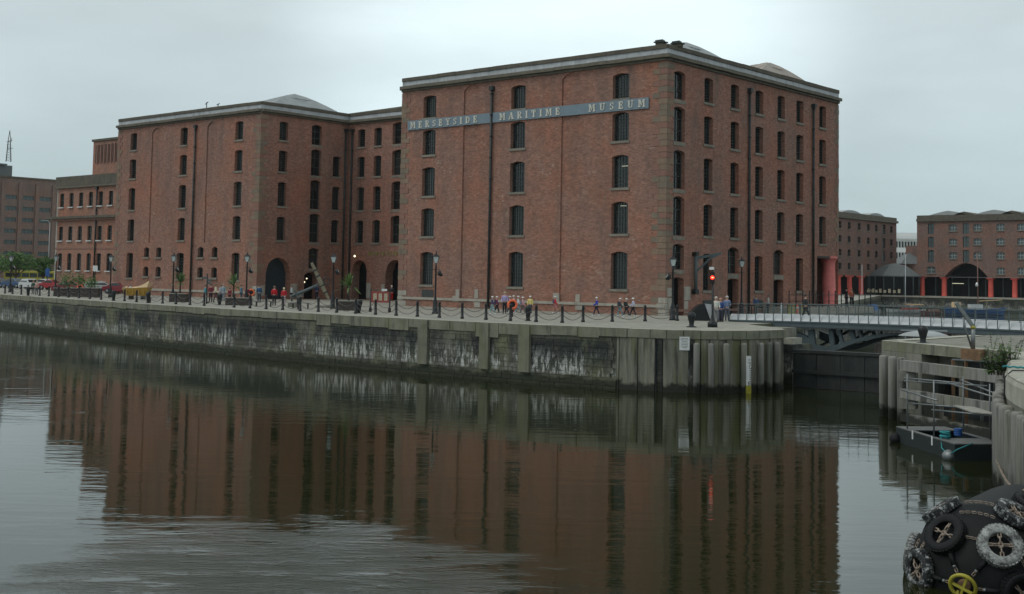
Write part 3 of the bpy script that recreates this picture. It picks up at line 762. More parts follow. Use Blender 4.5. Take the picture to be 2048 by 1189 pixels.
# ---- slab serif lettering
def stroke_glyph(ch):
    a, b_, s_ = .23, .1, .1      # thick, thin, serif
    def V(x, w_=a): return ('r', x - w_ / 2, 0, x + w_ / 2, 1)
    def S(x0, x1, y): return ('r', x0, y - .0, x1, y + .11)
    g_ = {
     'M': (1.15, [V(.2, .15), V(.93, .2), ('p', [(.2, 1), (.38, 1), (.6, .3), (.52, .1)]), ('p', [(.93, 1), (.78, 1), (.52, .1), (.6, .3)]), S(.03, .4, 0), S(.75, 1.12, 0), S(.03, .3, .89), S(.82, 1.12, .89)]),
     'E': (.82, [V(.24), S(.05, .78, 0), S(.05, .76, .89), ('r', .3, .45, .6, .56), ('r', .67, 0, .78, .32), ('r', .65, .7, .76, 1), ('r', .52, .36, .61, .66)]),
     'R': (.92, [V(.24), S(.05, .44, 0), S(.05, .34, .89), ('a', .46, .73, .22, .22, -90, 90, .17), ('r', .3, .91, .48, 1), ('r', .3, .46, .5, .55), ('p', [(.42, .47), (.6, .47), (.86, .08), (.7, 0)]), S(.66, .92, 0)]),
     'S': (.72, [('a', .37, .73, .22, .2, 20, 270, .15), ('a', .37, .27, .22, .2, -160, 90, .15), ('r', .56, .68, .64, 1), ('r', .1, 0, .18, .32)]),
     'Y': (.95, [('r', .38, .0, .58, .48), ('p', [(.1, .95), (.32, .95), (.56, .45), (.4, .4)]), ('p', [(.85, .95), (.72, .95), (.46, .42), (.56, .45)]), S(.28, .68, 0), S(.0, .42, .89), S(.6, .95, .89)]),
     'I': (.5, [V(.25), S(.05, .45, 0), S(.05, .45, .89)]),
     'D': (.95, [V(.24), S(.05, .5, 0), S(.05, .5, .89), ('a', .44, .5, .35, .44, -90, 90, .16)]),
     'A': (1.0, [('p', [(.08, 0), (.2, 0), (.52, 1), (.42, 1)]), ('p', [(.66, 0), (.88, 0), (.6, 1), (.42, 1)]), ('r', .26, .28, .72, .37), S(.0, .32, 0), S(.58, 1., 0)]),
     'T': (.88, [V(.44), S(.26, .62, 0), S(.05, .83, .89), ('r', .05, .66, .15, 1), ('r', .73, .66, .83, 1)]),
     'I2': (.5, []),
     'U': (.98, [('r', .14, .32, .34, .95), ('r', .7, .32, .8, .95), ('a', .47, .33, .26, .26, 180, 360, .14), S(.03, .45, .89), S(.58, .95, .89)]),
    }
    return g_[ch]
def glyph_mesh(ch, H, mat, dep=.05):
    w_, parts = stroke_glyph(ch); mb = MB()
    for i_, p_ in enumerate(parts):
        e = dep + i_ * .003
        T = Matrix.Rotation(rad(90), 4, 'X')
        if p_[0] == 'r': mb.box((p_[1] * H, -e, p_[2] * H), (p_[3] * H, 0, p_[4] * H), mat)
        elif p_[0] == 'p': mb.prism([(x * H, y * H) for x, y in p_[1]], 0, e, mat, T)
        else:
            _, cx, cy, rx, ry, a0, a1, tw = p_; n = 12
            o_ = [((cx + (rx + tw * .5) * math.cos(rad(a0 + (a1 - a0) * k / n))) * H, (cy + (ry + tw * .25) * math.sin(rad(a0 + (a1 - a0) * k / n))) * H) for k in range(n + 1)]
            q_ = [((cx + (rx - tw * .5) * math.cos(rad(a0 + (a1 - a0) * k / n))) * H, (cy + (ry - tw * .25) * math.sin(rad(a0 + (a1 - a0) * k / n))) * H) for k in range(n + 1)]
            for k in range(n): mb.prism([q_[k], o_[k], o_[k + 1], q_[k + 1]], 0, e, mat, T)
    return w_ * H, mb.mesh('letter')
def write(root, text, x0, x1, z, H, mat, y=-.13):
    ws = [glyph_mesh(c_, H, mat) for c_ in text]
    gap = ((x1 - x0) - sum(a for a, _ in ws)) / (len(ws) - 1); x = x0
    for (a, me), c_ in zip(ws, text): put('letter', me, root, (x, y, z)); x += a + gap
sg = thing('museum_sign', 'long blue grey sign board with cream letters high on the museum wall', 'sign', (-84.2, AY, 19.9))
for k in range(5): MB().box((.003, -.13, 0), (27.5 / 5 - .003, -.03, .88), 'sign_blue').build('sign_board', sg, (k * 5.5, 0, 0))
write(sg, 'MERSEYSIDE', .4, 8.95, .14, .61, 'letter_cream'); write(sg, 'MARITIME', 11.6, 18.45, .14, .61, 'letter_cream'); write(sg, 'MUSEUM', 21.5, 27.2, .14, .61, 'letter_cream')

# ---- warehouse with courtyard
BX, BY, BX0, CY = -109., 83.8, -137.25, 96.5
B = thing('dock_warehouse', 'red brick warehouse left of the museum with round arched doorway', 'building', (BX, BY, Q))
mb = MB(); TBL = mat_at(Vector((BX0, BY, 0)), 0.); WBL = BX - BX0
ops = []
for uc in (-133.8, -123.3, -112.83):
    for za, zb in ROWS: ops.append((uc - BX0 - .7, uc - BX0 + .7, za, zb, .16, .45))
for uc in (-128.95, -117.85): ops.append((uc - BX0 - .95, uc - BX0 + .95, 9.6, 23.3, .5, .12))
small = [(-130.25, 7.9), (-127.7, 7.9), (-119.35, 7.9), (-116.7, 7.9), (-130.25, 5.62), (-127.7, 5.62), (-119.35, 5.62), (-116.7, 5.62)]
for uc, z in small: ops.append((uc - BX0 - .53, uc - BX0 + .53, z, z + 1.18, .2, .4))
facade(mb, TBL, WBL, Q - .4, 23.8, ops, 'brick_red')
for uc in (-128.95, -117.85): facade(mb, mat_at(Vector((uc - .95, BY + .12, 0)), 0.), 1.9, 9.6, 23.3, [], 'brick_red')
TBR = mat_at(Vector((BX, BY, 0)), rad(90)); WBR = CY - BY
ops = []
for yc, ks in ((86.95, range(4)), (94.78, range(1, 4))):
    for k in ks: za, zb = ROWS[k]; ops.append((yc - BY - .6, yc - BY + .6, za, zb, .14, .5))
bb_ = [(20.85, 23.15), (17.35, 20.35), (13.55, 16.85), (9.8, 13.05), (6.85, 9.15)]
for za, zb in bb_: ops.append((90.95 - BY, 92.45 - BY, za, zb, .22, 1.1))
ops.append((90.4 - BY, 92.5 - BY, 3.42, 6.45, .35, 1.2)); ops.append((85.0 - BY, 88.4 - BY, 3.42, 7.95, 1.7, .9))
facade(mb, TBR, WBR, Q - .4, 23.8, ops, 'brick_red')
TC = mat_at(Vector((BX, CY, 0)), 0.); WC = 24.
ops = []
for uc in (-106.83, -104.05):
    for k in range(4): za, zb = ROWS[k]; ops.append((uc - BX - .62, uc - BX + .62, za, zb, .14, .5))
for za, zb in ((20.95, 23.4), (17.45, 20.3), (13.6, 16.75), (9.8, 12.9)): ops.append((-101.65 - BX, -99.6 - BX, za, zb, .2, 1.1))
ops.append((-107.9 - BX, -105.4 - BX, 3.42, 7.9, 1.25, 1.2)); ops.append((-102.3 - BX, -99.2 - BX, 3.42, 7.95, 1.5, 1.2))
facade(mb, TC, WC, Q - .4, 23.8, ops, 'brick_red')
facade(mb, mat_at(Vector((BX0, 125, 0)), rad(270)), 125 - BY, Q - .4, 23.8, [], 'brick_red')
facade(mb, mat_at(Vector((-85, 125, 0)), rad(180)), -85 - BX0, Q - .4, 23.8, [], 'brick_red')
mb.v = [(x - BX, y - BY, z - Q) for x, y, z in mb.v]; mb.build('wall', B)
for uc in (-133.8, -123.3, -112.83):
    for za, zb in ROWS: window(B, TBL, 0., uc - BX0, za, 1.4, zb - za, 4, 9)
for uc, z in small: window(B, TBL, 0., uc - BX0, z, 1.06, 1.18, 3, 4, depth=.36)
for yc, ks in ((86.95, range(4)), (94.78, range(1, 4))):
    for k in ks: za, zb = ROWS[k]; window(B, TBR, rad(90), yc - BY, za, 1.2, zb - za, 4, 9)
for uc in (-106.83, -104.05):
    for k in range(4): za, zb = ROWS[k]; window(B, TC, 0., uc - BX, za, 1.24, zb - za, 4, 9)
for za, zb in bb_: window(B, TBR, rad(90), 91.7 - BY, za, 1.5, zb - za, 2, 3, depth=.42, bar=.07, sill=0)
for za, zb in ((20.95, 23.4), (17.45, 20.3), (13.6, 16.75), (9.8, 12.9)): window(B, TC, 0., -100.62 - BX, za, 2.0, zb - za, 2, 3, depth=.42, bar=.07, sill=0)
def place_box(root, T, u0, u1, y0, y1, z0, z1, mat, name):
    mb_ = MB().box((u0, y0, z0), (u1, y1, z1), mat); mb_.v = [tuple(T @ Vector(v_) - root.location) for v_ in mb_.v]; return mb_.build(name, root)
for za, zb in bb_[:]: place_box(B, TBR, 90.9 - BY, 92.5 - BY, -.04, .6, za - .3, za - .04, 'sill_stone', 'threshold_stone')
for za in (20.95, 17.45, 13.6, 9.8): place_box(B, TC, -101.7 - BX, -99.5 - BX, -.04, .6, za - .3, za - .04, 'sill_stone', 'threshold_stone')
place_box(B, TBR, 85.0 - BY, 88.4 - BY, .85, .9, 3.42, 7.95, 'door_blue', 'door')
place_box(B, TBR, 90.4 - BY, 92.5 - BY, 1.15, 1.2, 3.42, 6.45, 'window_dark', 'door')
place_box(B, TC, -107.9 - BX, -105.4 - BX, 1.15, 1.2, 3.42, 7.9, 'window_dark', 'door')
place_box(B, TC, -102.3 - BX, -99.2 - BX, 1.15, 1.2, 3.42, 7.95, 'window_dark', 'door')
for T_, rz_, W_ in ((TBL, 0., WBL), (TBR, rad(90), WBR), (TC, 0., 23.)): cornice(B, T_, rz_, W_)
cornice(B, mat_at(Vector((BX0, 125, 0)), rad(270)), rad(270), 125 - BY)
MB().box((0, -.1, 0), (WBL, .05, .25), 'pale_stone').build('plinth', B, (BX0 - BX, 0, .55))
for (T_, u0, u1, z0, z1) in ((TBR, .1, 1.1, 3.8, 4.9), (TBR, 4.65, 5.6, 3.6, 5.1), (TBR, 5.6, 6.5, 3.6, 4.3), (TC, 3.65, 4.3, 3.6, 5.3), (TC, 6.1, 6.65, 3.6, 5.2)):
    place_box(B, T_, u0, u1, -.06, .06, z0, z1, 'pale_stone', 'jamb_stone')
quoins(B, 0, 0, -1, 1, 0, 20.1)
quoins(B, BX0 - BX, 0, 1, 1, 0, 20.1, scale=.7)
pipe(B, TBL, -120.9 - BX0, .05, 23.1 - Q); pipe(B, TBR, 12.1, .05, 23.1 - Q); pipe(B, TC, .75, .05, 23.1 - Q)
roof('roof', B, BX0 + .6, BX - .6, 84.4, 98.2, 24.1, 26.9, BX0 + 7, BX - 3.5, 'lead_roof', 25.4)
roof('roof', B, BX0 + .6, -86, 98.4, 112.2, 24.1, 27.0, BX0 + 7, -100, 'coping_brown', 26.4)
for x_, z_ in ((-119.5, .75), (-117.3, .4)):
    MB().tube([(0, 0, 0), (0, 0, z_)], .05, 'pipe_iron', 5).tube([(-.25, 0, z_ * .7), (.25, 0, z_)], .05, 'pipe_iron', 5).build('roof_aerial', B, (x_ - BX, 0.3, 24.93 - Q))
gold = thing('doorway_lettering', 'dull gold letters on the brick above the far arched doorway', 'lettering', (-105.2, CY, 8.45))
write(gold, 'MERSEYSIDE', 0, 5.4, 0, .42, 'letter_gold', -.01)
def globe(loc, r, label):
    o_ = thing('wall_lamp', label, 'lamp', loc)
    mb_ = MB(); mb_.lathe([(.02, -r), (r * .7, -r * .7), (r, 0), (r * .7, r * .7), (.02, r)], 'light_warm', 10); mb_.build('lamp_globe', o_)
    MB().tube([(0, 0, 0), (0, .5, .1)], .03, 'black_iron', 5).build('bracket', o_)
globe((-106.95, CY - .5, 8.35), .13, 'round lit lamp above the narrow arched doorway in the courtyard corner')
for (y_, z_, l_) in ((91.0, 5.7, 'upper small lit lamp inside the dark tall doorway behind the anchor'), (90.7, 5.3, 'lower small lit lamp inside the dark tall doorway behind the anchor')):
    o_ = thing('doorway_lamp', l_, 'lamp', (BX - .3, y_, z_)); MB().lathe([(.02, -.09), (.09, 0), (.02, .09)], 'light_warm', 8).build('bulb', o_)

# ---- older brick office to the left
DY = 95.8
D = thing('pump_office', 'lower two tier red brick building with pale sills left of the warehouses', 'building', (-173, DY, Q))
mb = MB(); TD = mat_at(Vector((-173, DY, 0)), 0.); WD = 30
ops = []; dw = []
for k in range(11):
    uc = 1.4 + k * 2.66
    for za, zb in ((15.5, 17.57), (10.55, 12.65), (6.2, 8.7)): ops.append((uc - .58, uc + .58, za, zb, .14, .25)); dw.append((uc, za, zb - za))
facade(mb, TD, WD, Q - .4, 20, ops, 'brick_orange')
facade(mb, mat_at(Vector((-143, DY, 0)), rad(90)), 14, Q - .4, 20, [], 'brick_orange'); facade(mb, mat_at(Vector((-173, DY + 14, 0)), rad(270)), 14, Q - .4, 20, [], 'brick_orange'); facade(mb, mat_at(Vector((-143, DY + 14, 0)), rad(180)), WD, Q - .4, 20, [], 'brick_orange')
mb.add([(-173, DY, 19.9), (-143, DY, 19.9), (-143, DY + 14, 19.9), (-173, DY + 14, 19.9)], [(0, 1, 2, 3)], 'slate')
mb.v = [(x + 173, y - DY, z - Q) for x, y, z in mb.v]; mb.build('wall', D)
for uc, z, h in dw: window(D, TD, 0., uc, z, 1.16, h, 2, 2, depth=.22, bar=.06, sill=2, frame='iron_bar')
place_box(D, TD, -.25, WD, -.2, .2, 18.55, 20.02, 'coping_brown', 'parapet'); place_box(D, TD, -.5, WD, -.35, .1, 18.3, 18.54, 'cornice_brown', 'cornice')
place_box(D, TD, -1.6, WD, -.7, .1, 13.75, 14.1, 'coping_brown', 'ledge'); place_box(D, TD, -.6, WD, -.35, .1, 13.45, 13.74, 'quoin_red', 'ledge_moulding')
place_box(D, TD, 0, WD, -.06, .05, 9.3, 9.5, 'quoin_red', 'string_course')
place_box(D, TD, 0, .35, -.03, .05, Q, 18.2, 'pale_stone', 'corner_strip')
pipe(D, TD, 11.2, .05, 18.2 - Q)
tw_ = MB(); x0t, x1t, yt = -170.6, -150, 100
tw_.box((x0t, yt, 19.8), (x1t, yt + 9, 25.6), 'brick_orange'); tw_.v = [(x + 173, y - DY, z - Q) for x, y, z in tw_.v]; tw_.build('tower', D)
place_box(D, mat_at(Vector((0, 0, 0)), 0), x0t - .2, x1t, yt - .2, yt + 9.2, 25.62, 25.95, 'coping_brown', 'tower_coping')
k = x0t + .7
while k < -156: place_box(D, mat_at(Vector((0, 0, 0)), 0), k, k + .32, yt - .03, yt + .3, 22.35, 25.05, 'window_dark', 'louvre'); place_box(D, mat_at(Vector((0, 0, 0)), 0), k + .4, k + .75, yt - .14, yt + .1, 22.3, 25.1, 'quoin_red', 'fin'); k += .95

# ---- far brick office block with mast
E0 = GD(110, 380); ex, ey1 = E0.x, E0.y
Eb = thing('office_block', 'distant grey brown office block with mast at far left', 'building', (ex, ey1, Q))
ey0 = ey1 - 95; et = 33.4
mb = MB(); TE = mat_at(Vector((ex, ey0, 0)), rad(90)); WE = 95
ops = []; ew = []
pier = [WE - 4.2 - i_ * 5.4 for i_ in range(16)]
for i_, uc in enumerate(pier):
    for fl in range(7):
        z = 7. + fl * 3.35; ops.append((uc - 1.75, uc + 1.75, z, z + 1.25, 0, .3)); ew.append((uc, z, i_, fl))
facade(mb, TE, WE, Q - .4, et, ops, 'brick_office'); facade(mb, mat_at(Vector((ex - 40, ey0, 0)), 0), 40, Q - .4, et, [], 'brick_office'); facade(mb, mat_at(Vector((ex, ey1, 0)), rad(180)), 40, Q - .4, et, [], 'brick_office')
mb.add([(ex, ey0, et - .1), (ex, ey1, et - .1), (ex - 40, ey1, et - .1), (ex - 40, ey0, et - .1)], [(0, 1, 2, 3)], 'slate')
mb.v = [(x - ex, y - ey1, z - Q) for x, y, z in mb.v]; mb.build('wall', Eb)
for uc, z, i_, fl in ew: window(Eb, TE, rad(90), uc, z, 3.5, 1.25, 3, 1, depth=.28, bar=.2, glass='blind_pale' if R.random() < .16 else 'pane_blue', sill=0)
for i_, uc in enumerate(pier): place_box(Eb, TE, uc + 2.1, uc + 3.2, -.5, .1, Q, et - 1.3, 'brick_office', 'pier')
place_box(Eb, TE, 0, WE, -.3, .3, et, et + .5, 'coping_brown', 'parapet')
place_box(Eb, TE, 0, 82, 4, 26, et - .2, et + 4.0, 'slate', 'plant_room'); place_box(Eb, TE, 0, 80, 3.2, 27, et + 4.0, et + 4.4, 'slate', 'plant_room_roof')
mast = thing('radio_mast', 'thin lattice radio mast on the roof of the distant office block', 'mast', tuple(GD(17, 365, et + 4.4)))
mb = MB(); Hm = 9.2
for k in range(4):
    a = k * math.pi / 2 + .4; mb.tube([(.95 * math.cos(a), .95 * math.sin(a), 0), (.45 * math.cos(a), .45 * math.sin(a), Hm * .68), (.05, 0, Hm)], .09, 'pipe_iron', 4)
mb.build('leg', mast); mb = MB()
for j in range(8):
    for k in range(4):
        a, b_ = k * math.pi / 2 + .4, (k + 1) * math.pi / 2 + .4; z0, z1 = j * .78, (j + 1) * .78; r0, r1 = .95 - .5 * z0 / 6.2, .95 - .5 * z1 / 6.2
        mb.beam((r0 * math.cos(a), r0 * math.sin(a), z0), (r1 * math.cos(b_), r1 * math.sin(b_), z1), .08, .08, 'pipe_iron')
mb.build('lattice', mast)
MB().beam((-1.6, 0, 5.9), (1.6, 0, 6.2), .1, .1, 'pipe_iron').beam((-1.2, 0, 3.9), (1.3, .6, 3.9), .1, .1, 'pipe_iron').tube([(-1, 0, 3.9), (-1, 0, 5.2)], .12, 'pipe_iron', 4).tube([(1.4, 0, 5.8), (1.4, 0, 7)], .08, 'pipe_iron', 4).build('antenna', mast)

# ---- warehouses across the inner dock
gx0, gy = -131.3, 311.
Gb = thing('arcade_warehouse', 'distant brick warehouse with red columns and wide elliptical arch', 'building', (gx0, gy, Q))
TG = mat_at(Vector((gx0, gy, 0)), 0); WG = 90
def gx(px): r_ = ray(px, 500); return r_.x * gy / r_.y
ops = []; gw = []
wr = [(19.9, 21.6), (16.4, 18.0), (12.9, 14.6), (9.1, 10.8)]
for px_, ks in ((1906, (0, 1, 2)), (1955, (0, 1, 2)), (2001, (0, 1, 2, 3)), (2043, (0, 1, 2, 3)), (2088, (0, 1, 2, 3)), (2135, (0, 1, 2, 3))):
    for k in ks: u = gx(px_) - gx0; ops.append((u - 1.0, u + 1.0, *wr[k], .25, .35)); gw.append((u, wr[k], 2.0, 3))
for px_ in (1862, 1932, 2180):
    u = gx(px_) - gx0
    for za, zb in ((19.2, 21.9), (15.8, 18.5), (11.9, 15.1)): ops.append((u - .8, u + .8, za, zb, .1, .4)); gw.append((u, (za, zb), 1.6, 2))
u = gx(1862) - gx0; ops.append((u - 1.1, u + 1.1, 9.2, 10.9, .2, .3)); gw.append((u, (9.2, 10.9), 2.2, 2))
ua, ub = gx(1889) - gx0, gx(1976) - gx0
ops.append((ua, ub, 8.3, 11.8, 3.5, 3.))
mb = MB(); facade(mb, TG, WG, 8.28, 23.6, ops, 'brick_far'); facade(mb, mat_at(Vector((gx0, gy + 20, 0)), rad(270)), 20, 3.4, 23.6, [], 'brick_far')
mb.add([(gx0, gy, 8.3), (gx0 + WG, gy, 8.3), (gx0 + WG, gy + 4.5, 8.3), (gx0, gy + 4.5, 8.3)], [(0, 1, 2, 3)], 'brick_far')
mb.v = [(x - gx0, y - gy, z - Q) for x, y, z in mb.v]; mb.build('wall', Gb)
for u, (za, zb), w_, nx in gw: window(Gb, TG, 0., u, za, w_, zb - za, nx, 2, depth=.3, bar=.16, glass='pane_blue', sill=1 if w_ != 1.6 else 0, frame='frame_grey' if w_ != 1.6 else 'iron_bar')
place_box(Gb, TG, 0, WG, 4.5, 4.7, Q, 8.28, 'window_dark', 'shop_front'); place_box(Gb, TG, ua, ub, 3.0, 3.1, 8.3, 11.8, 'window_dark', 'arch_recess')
for k in range(14): place_box(Gb, TG, 3 + k * 4.3, 3.25 + k * 4.3, 4.2, 4.45, Q, 8.2, 'bridge_grey', 'shop_mullion')
place_box(Gb, TG, 7.5, 10.5, 4.1, 4.2, 6.6, 6.75, 'strip_light', 'strip_light')
course(Gb, TG, 0., WG, 22.4, 23.1, -.5, .2, 'coping_brown', 'cornice_stone', 6); course(Gb, TG, 0., WG, 23.1, 24.0, -.1, .4, 'coping_brown', 'parapet_stone', 6)
cm = MB(); cm.lathe([(.68, 0), (.64, .2), (.58, 4.3), (.7, 4.45)], 'column_red', 16); cm.box((-.8, -.8, 4.45), (.8, .8, 4.84), 'column_red'); cmm = cm.mesh('column')
for px_ in (1841, 1885, 1978, 2026, 2074, 2120): put('column', cmm, Gb, (gx(px_) - gx0, 1.1, 0))
for k, (px_, wd, mt) in enumerate(((1890, 9, 'lead_roof'), (1922, 5, 'coping_brown'), (1983, 9, 'lead_roof'), (2018, 5, 'coping_brown'), (2070, 9, 'lead_roof'))):
    xc = gx(px_) - gx0; mb = MB(); n = 8
    vs = [(xc - wd * .75, 2, 20.3)] ; prof = [(xc - wd * .7 + 1.4 * wd * j / n, 2 + 0, 20.3 + (1.5 if mt == 'lead_roof' else 1.2) * (1 - abs(-1 + 2 * j / n) ** 1.3)) for j in range(n + 1)]
    mb.add(prof + [(x, y + 14, z) for x, y, z in prof], [(j, j + 1, j + 1 + n + 1, j + n + 1) for j in range(n)] + [tuple(range(n + 1))], mt); mb.build('roof', Gb)
fx = -141.
Fb = thing('side_warehouse', 'distant brick warehouse with small windows just right of the museum', 'building', (fx, 262, Q))
def fy(px): r_ = ray(px, 500); return r_.y * fx / r_.x
TF = mat_at(Vector((fx, 262, 0)), rad(90)); WF = fy(1793) - 262
ops = []; fwn = []
for px_ in (1680, 1698.5, 1718.5, 1737, 1753, 1783):
    for za, zb in ((19.9, 21.7), (16.5, 18.2), (13.1, 14.8), (9.7, 11.4)): u = fy(px_) - 262; ops.append((u - .85, u + .85, za, zb, .2, .35)); fwn.append((u, za, zb, 1.7))
for za, zb in ((19.3, 21.9), (15.6, 18.4), (12., 14.9)): u = fy(1768) - 262; ops.append((u - 1, u + 1, za, zb, .15, .5)); fwn.append((u, za, zb, 2.))
mb = MB(); facade(mb, TF, WF, 8.28, 23.6, ops, 'brick_far'); facade(mb, mat_at(Vector((fx, 262 + WF, 0)), rad(180)), 20, Q, 23.6, [], 'brick_far')
mb.v = [(x - fx, y - 262, z - Q) for x, y, z in mb.v]; mb.build('wall', Fb)
for u, za, zb, w_ in fwn: window(Fb, TF, rad(90), u, za, w_, zb - za, 2, 2, depth=.3, bar=.1, glass='window_glass')
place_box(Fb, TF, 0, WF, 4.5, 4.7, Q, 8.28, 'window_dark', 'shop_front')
course(Fb, TF, rad(90), WF, 22.5, 23.1, -.6, .2, 'cornice_brown', 'cornice_stone', 6); course(Fb, TF, rad(90), WF, 23.1, 24.0, -.1, .4, 'cornice_brown', 'parapet_stone', 6)
for px_ in (1665, 1685, 1707, 1730): put('column', cmm, Fb, (-1.1, fy(px_) - 262, 0))
for (ya, yb, z_) in ((262, 291, 1.6), (293, 307, 1.2), (309, 321, 1.2)):
    mb = MB(); n = 8; prof = [(-3, ya - 262 + (yb - ya) * j / n, 20.5 + z_ * (1 - abs(-1 + 2 * j / n) ** 2.2)) for j in range(n + 1)]
    mb.add(prof + [(x - 12, y, z) for x, y, z in prof], [(j, j + 1, j + 2 + n, j + n + 1) for j in range(n)] + [tuple(range(n + 1))], 'lead_roof'); mb.build('roof', Fb)
# pavilion
pv = GD(1789, 322); P_ = thing('pavilion', 'low glazed dockside pavilion with grey slate roof between distant warehouses', 'building', tuple(pv))
pr_ = 6.9; ow = MB(); ow.lathe([(pr_ - .5, 0), (pr_ - .5, 4.9)], 'window_dark', 8, smooth=False); ow.build('glazed_wall', P_)
rf = MB(); rf.lathe([(pr_ + .3, 4.75), (pr_ + .3, 5.0), (3.2, 7.6), (.05, 8.3)], 'slate', 8, smooth=False); rf.build('roof', P_)
for k in range(16):
    a = 2 * math.pi * k / 16; MB().tube([(pr_ * .95 * math.cos(a), pr_ * .95 * math.sin(a), 0), (pr_ * .95 * math.cos(a), pr_ * .95 * math.sin(a), 4.8)], .12, 'bridge_grey', 5).build('post', P_)
lp = MB()
for k in range(10): a = -2.6 + k * .18; lp.box((pr_ * .955 * math.cos(a) - .25, pr_ * .955 * math.sin(a) - .25, .6), (pr_ * .955 * math.cos(a) + .25, pr_ * .955 * math.sin(a) + .2, 1.3 + .3 * (k % 2)), 'poster_cream')
tag(lp.build('cafe_signs', P_), kind='stuff')
hb = GD(1822, 352); H_ = thing('slate_roofed_block', 'steep grey slate roof with brick dormer behind the pavilion', 'building', tuple(hb))
MB().box((-4.5, -4, 0), (5, 4, 8.6), 'brick_far').build('wall', H_); MB().lathe([(6.8, 8.6), (.1, 12.5)], 'slate', 4, smooth=False).build('roof', H_)
MB().box((-1, -1.2, 9.5), (5, 3, 13.8), 'brick_far').build('dormer', H_)
wb2 = GD(1815, 450); Wb = thing('white_building', 'distant white building with window bands between the two brick warehouses', 'building', tuple(wb2), ang)
MB().box((-9, 0, 0), (9, 10, 20.5), 'white_paint').build('wall', Wb)
for z in (17.3, 13.3, 9.5, 6.0):
    for k in range(16):
        if z < 12 and k % 3: continue
        MB().box((-8.6 + k * 1.08, -.08, z - 1.1), (-7.85 + k * 1.08, .1, z + (1.1 if z > 12 else .3)), 'window_glass').build('window', Wb)
MB().box((-9.4, -.5, 19), (9.4, 10, 19.5), 'frame_white').build('ledge', Wb)
MB().box((-8, 1, 20.5), (8, 9, 21.6), 'white_paint').build('roof', Wb)

# ------------------------------------------------------------------ right bank: pier, near quay
def onY(px, py, y):
    r_ = ray(px, py); t_ = y / r_.y; return Vector((r_.x * t_, y, CAMZ + r_.z * t_))
NEAR = [(-18.2, 52.9), (-17.5, 50.3), (-16.72, 47.9), (-15.7, 45.2), (-15.0, 42.9), (-14.35, 41.0), (-13.75, 39.4), (-12.9, 37.6), (-12.0, 35.9), (-8.6, 30.6), (-4, 24.5), (2, 17), (8, 9)]
pier_poly = [(-26.0, 57.5), (-26.2, 64), (-26.0, 70), (-21, 77.2), (0, 90), (90, 110), (90, 9)] + NEAR[::-1]
pm = MB(); tri_ngon(pm, pier_poly[::-1], Q, 'concrete_old'); 
walls(pm, pier_poly[1:7], -2, Q - .003, 'dock_wall')
pier = tag(pm.build('pier'), kind='structure')
# edge slab, left shoulder and recessed front
fr_ = [(-26.0, 57.5), (-23.9, 56.25), (-21.8, 55.0), (-20.0, 53.95), (-18.2, 52.9)]
for (a, b_) in zip(fr_, fr_[1:]):
    v_ = (Vector(b_) - Vector(a)); L = v_.length; T = mat_at(Vector((*a, 0)), math.atan2(v_.y, v_.x))
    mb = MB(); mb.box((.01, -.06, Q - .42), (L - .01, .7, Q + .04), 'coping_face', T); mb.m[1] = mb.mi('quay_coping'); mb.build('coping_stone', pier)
for y0 in (57.6, 59.9, 62.2, 64.5, 66.8):
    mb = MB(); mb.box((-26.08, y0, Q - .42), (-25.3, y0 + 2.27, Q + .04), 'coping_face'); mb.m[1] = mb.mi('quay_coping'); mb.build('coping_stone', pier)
lw = MB(); walls(lw, [(-26.05, 70), (-26.05, 57.45), (-23.4, 55.9), (-22.9, 56.7), (-18.3, 54.0), (-18.1, 52.7)], -2, Q - .43, 'concrete_old'); lw.build('wall', pier)
dk = MB(); v_ = Vector((4.6, -2.7, 0)); T = mat_at(Vector((-22.6, 56.3, 0)), math.atan2(v_.y, v_.x)); dk.box((1.5, -.02, .3), (4.0, .3, 2.75), 'gate_dark', T); dk.box((0.1, .0, .2), (1.4, .02, 1.2), 'gate_dark', T); dk.build('void_shade', pier)  # no hole cut: near-black slabs paint the shade of a void
for k, px_ in enumerate((1767, 1785, 1803)):
    g0 = GD(px_, (58.2, 57.2, 56.4)[k]); fender_pile((g0.x, g0.y), .2, 2.85, pier)
# rubbing timbers
def hbeam(pxa, pxb, z, h, d_a, d_b, name='rubbing_timber'):
    a = GD(pxa, d_a, z); b_ = GD(pxb, d_b, z); mb = MB(); mb.beam(a, b_, .32, h, 'pile_grey'); mb.build(name, pier)
hbeam(1806, 2012, 2.55, .46, 55.6, 49.0); hbeam(1806, 2010, 1.3, .42, 55.6, 49.0); hbeam(1806, 2010, .25, .36, 55.6, 49.0)
for z in (2.15, .93):
    a = GD(1816, 55.4, z); MB().box((-.35, -.3, -.28), (.38, .3, .2), 'concrete_old').build('timber_block', pier, a, ang - .5)
for px_, z0, z1, mt in ((1907, .2, 2.95, 'rust'), (1933, .2, 2.95, 'rust'), (1964, .3, 2.95, 'galv_steel'), (1990, .3, 2.9, 'galv_steel')):
    a = GD(px_, 53.5, 0); MB().box((-.06, -.05, z0), (.06, .05, z1), mt).build('fixing_post', pier, a, ang)
a = GD(1905, 53.4, 2.98); b_ = GD(1998, 52.3, 2.98); MB().beam(a, b_, .06, .06, 'galv_steel').build('fixing_rail', pier)
a = GD(1897, 54.0, 0); MB().box((-.28, -.3, 1.35), (.35, .1, 2.2), 'rubber').build('rubber_block', pier, a, ang)
a = GD(1882, 54.2, 0); MB().box((-.2, -.2, 1.0), (.2, .2, 2.6), 'gate_dark').build('rubber_block', pier, a, ang)
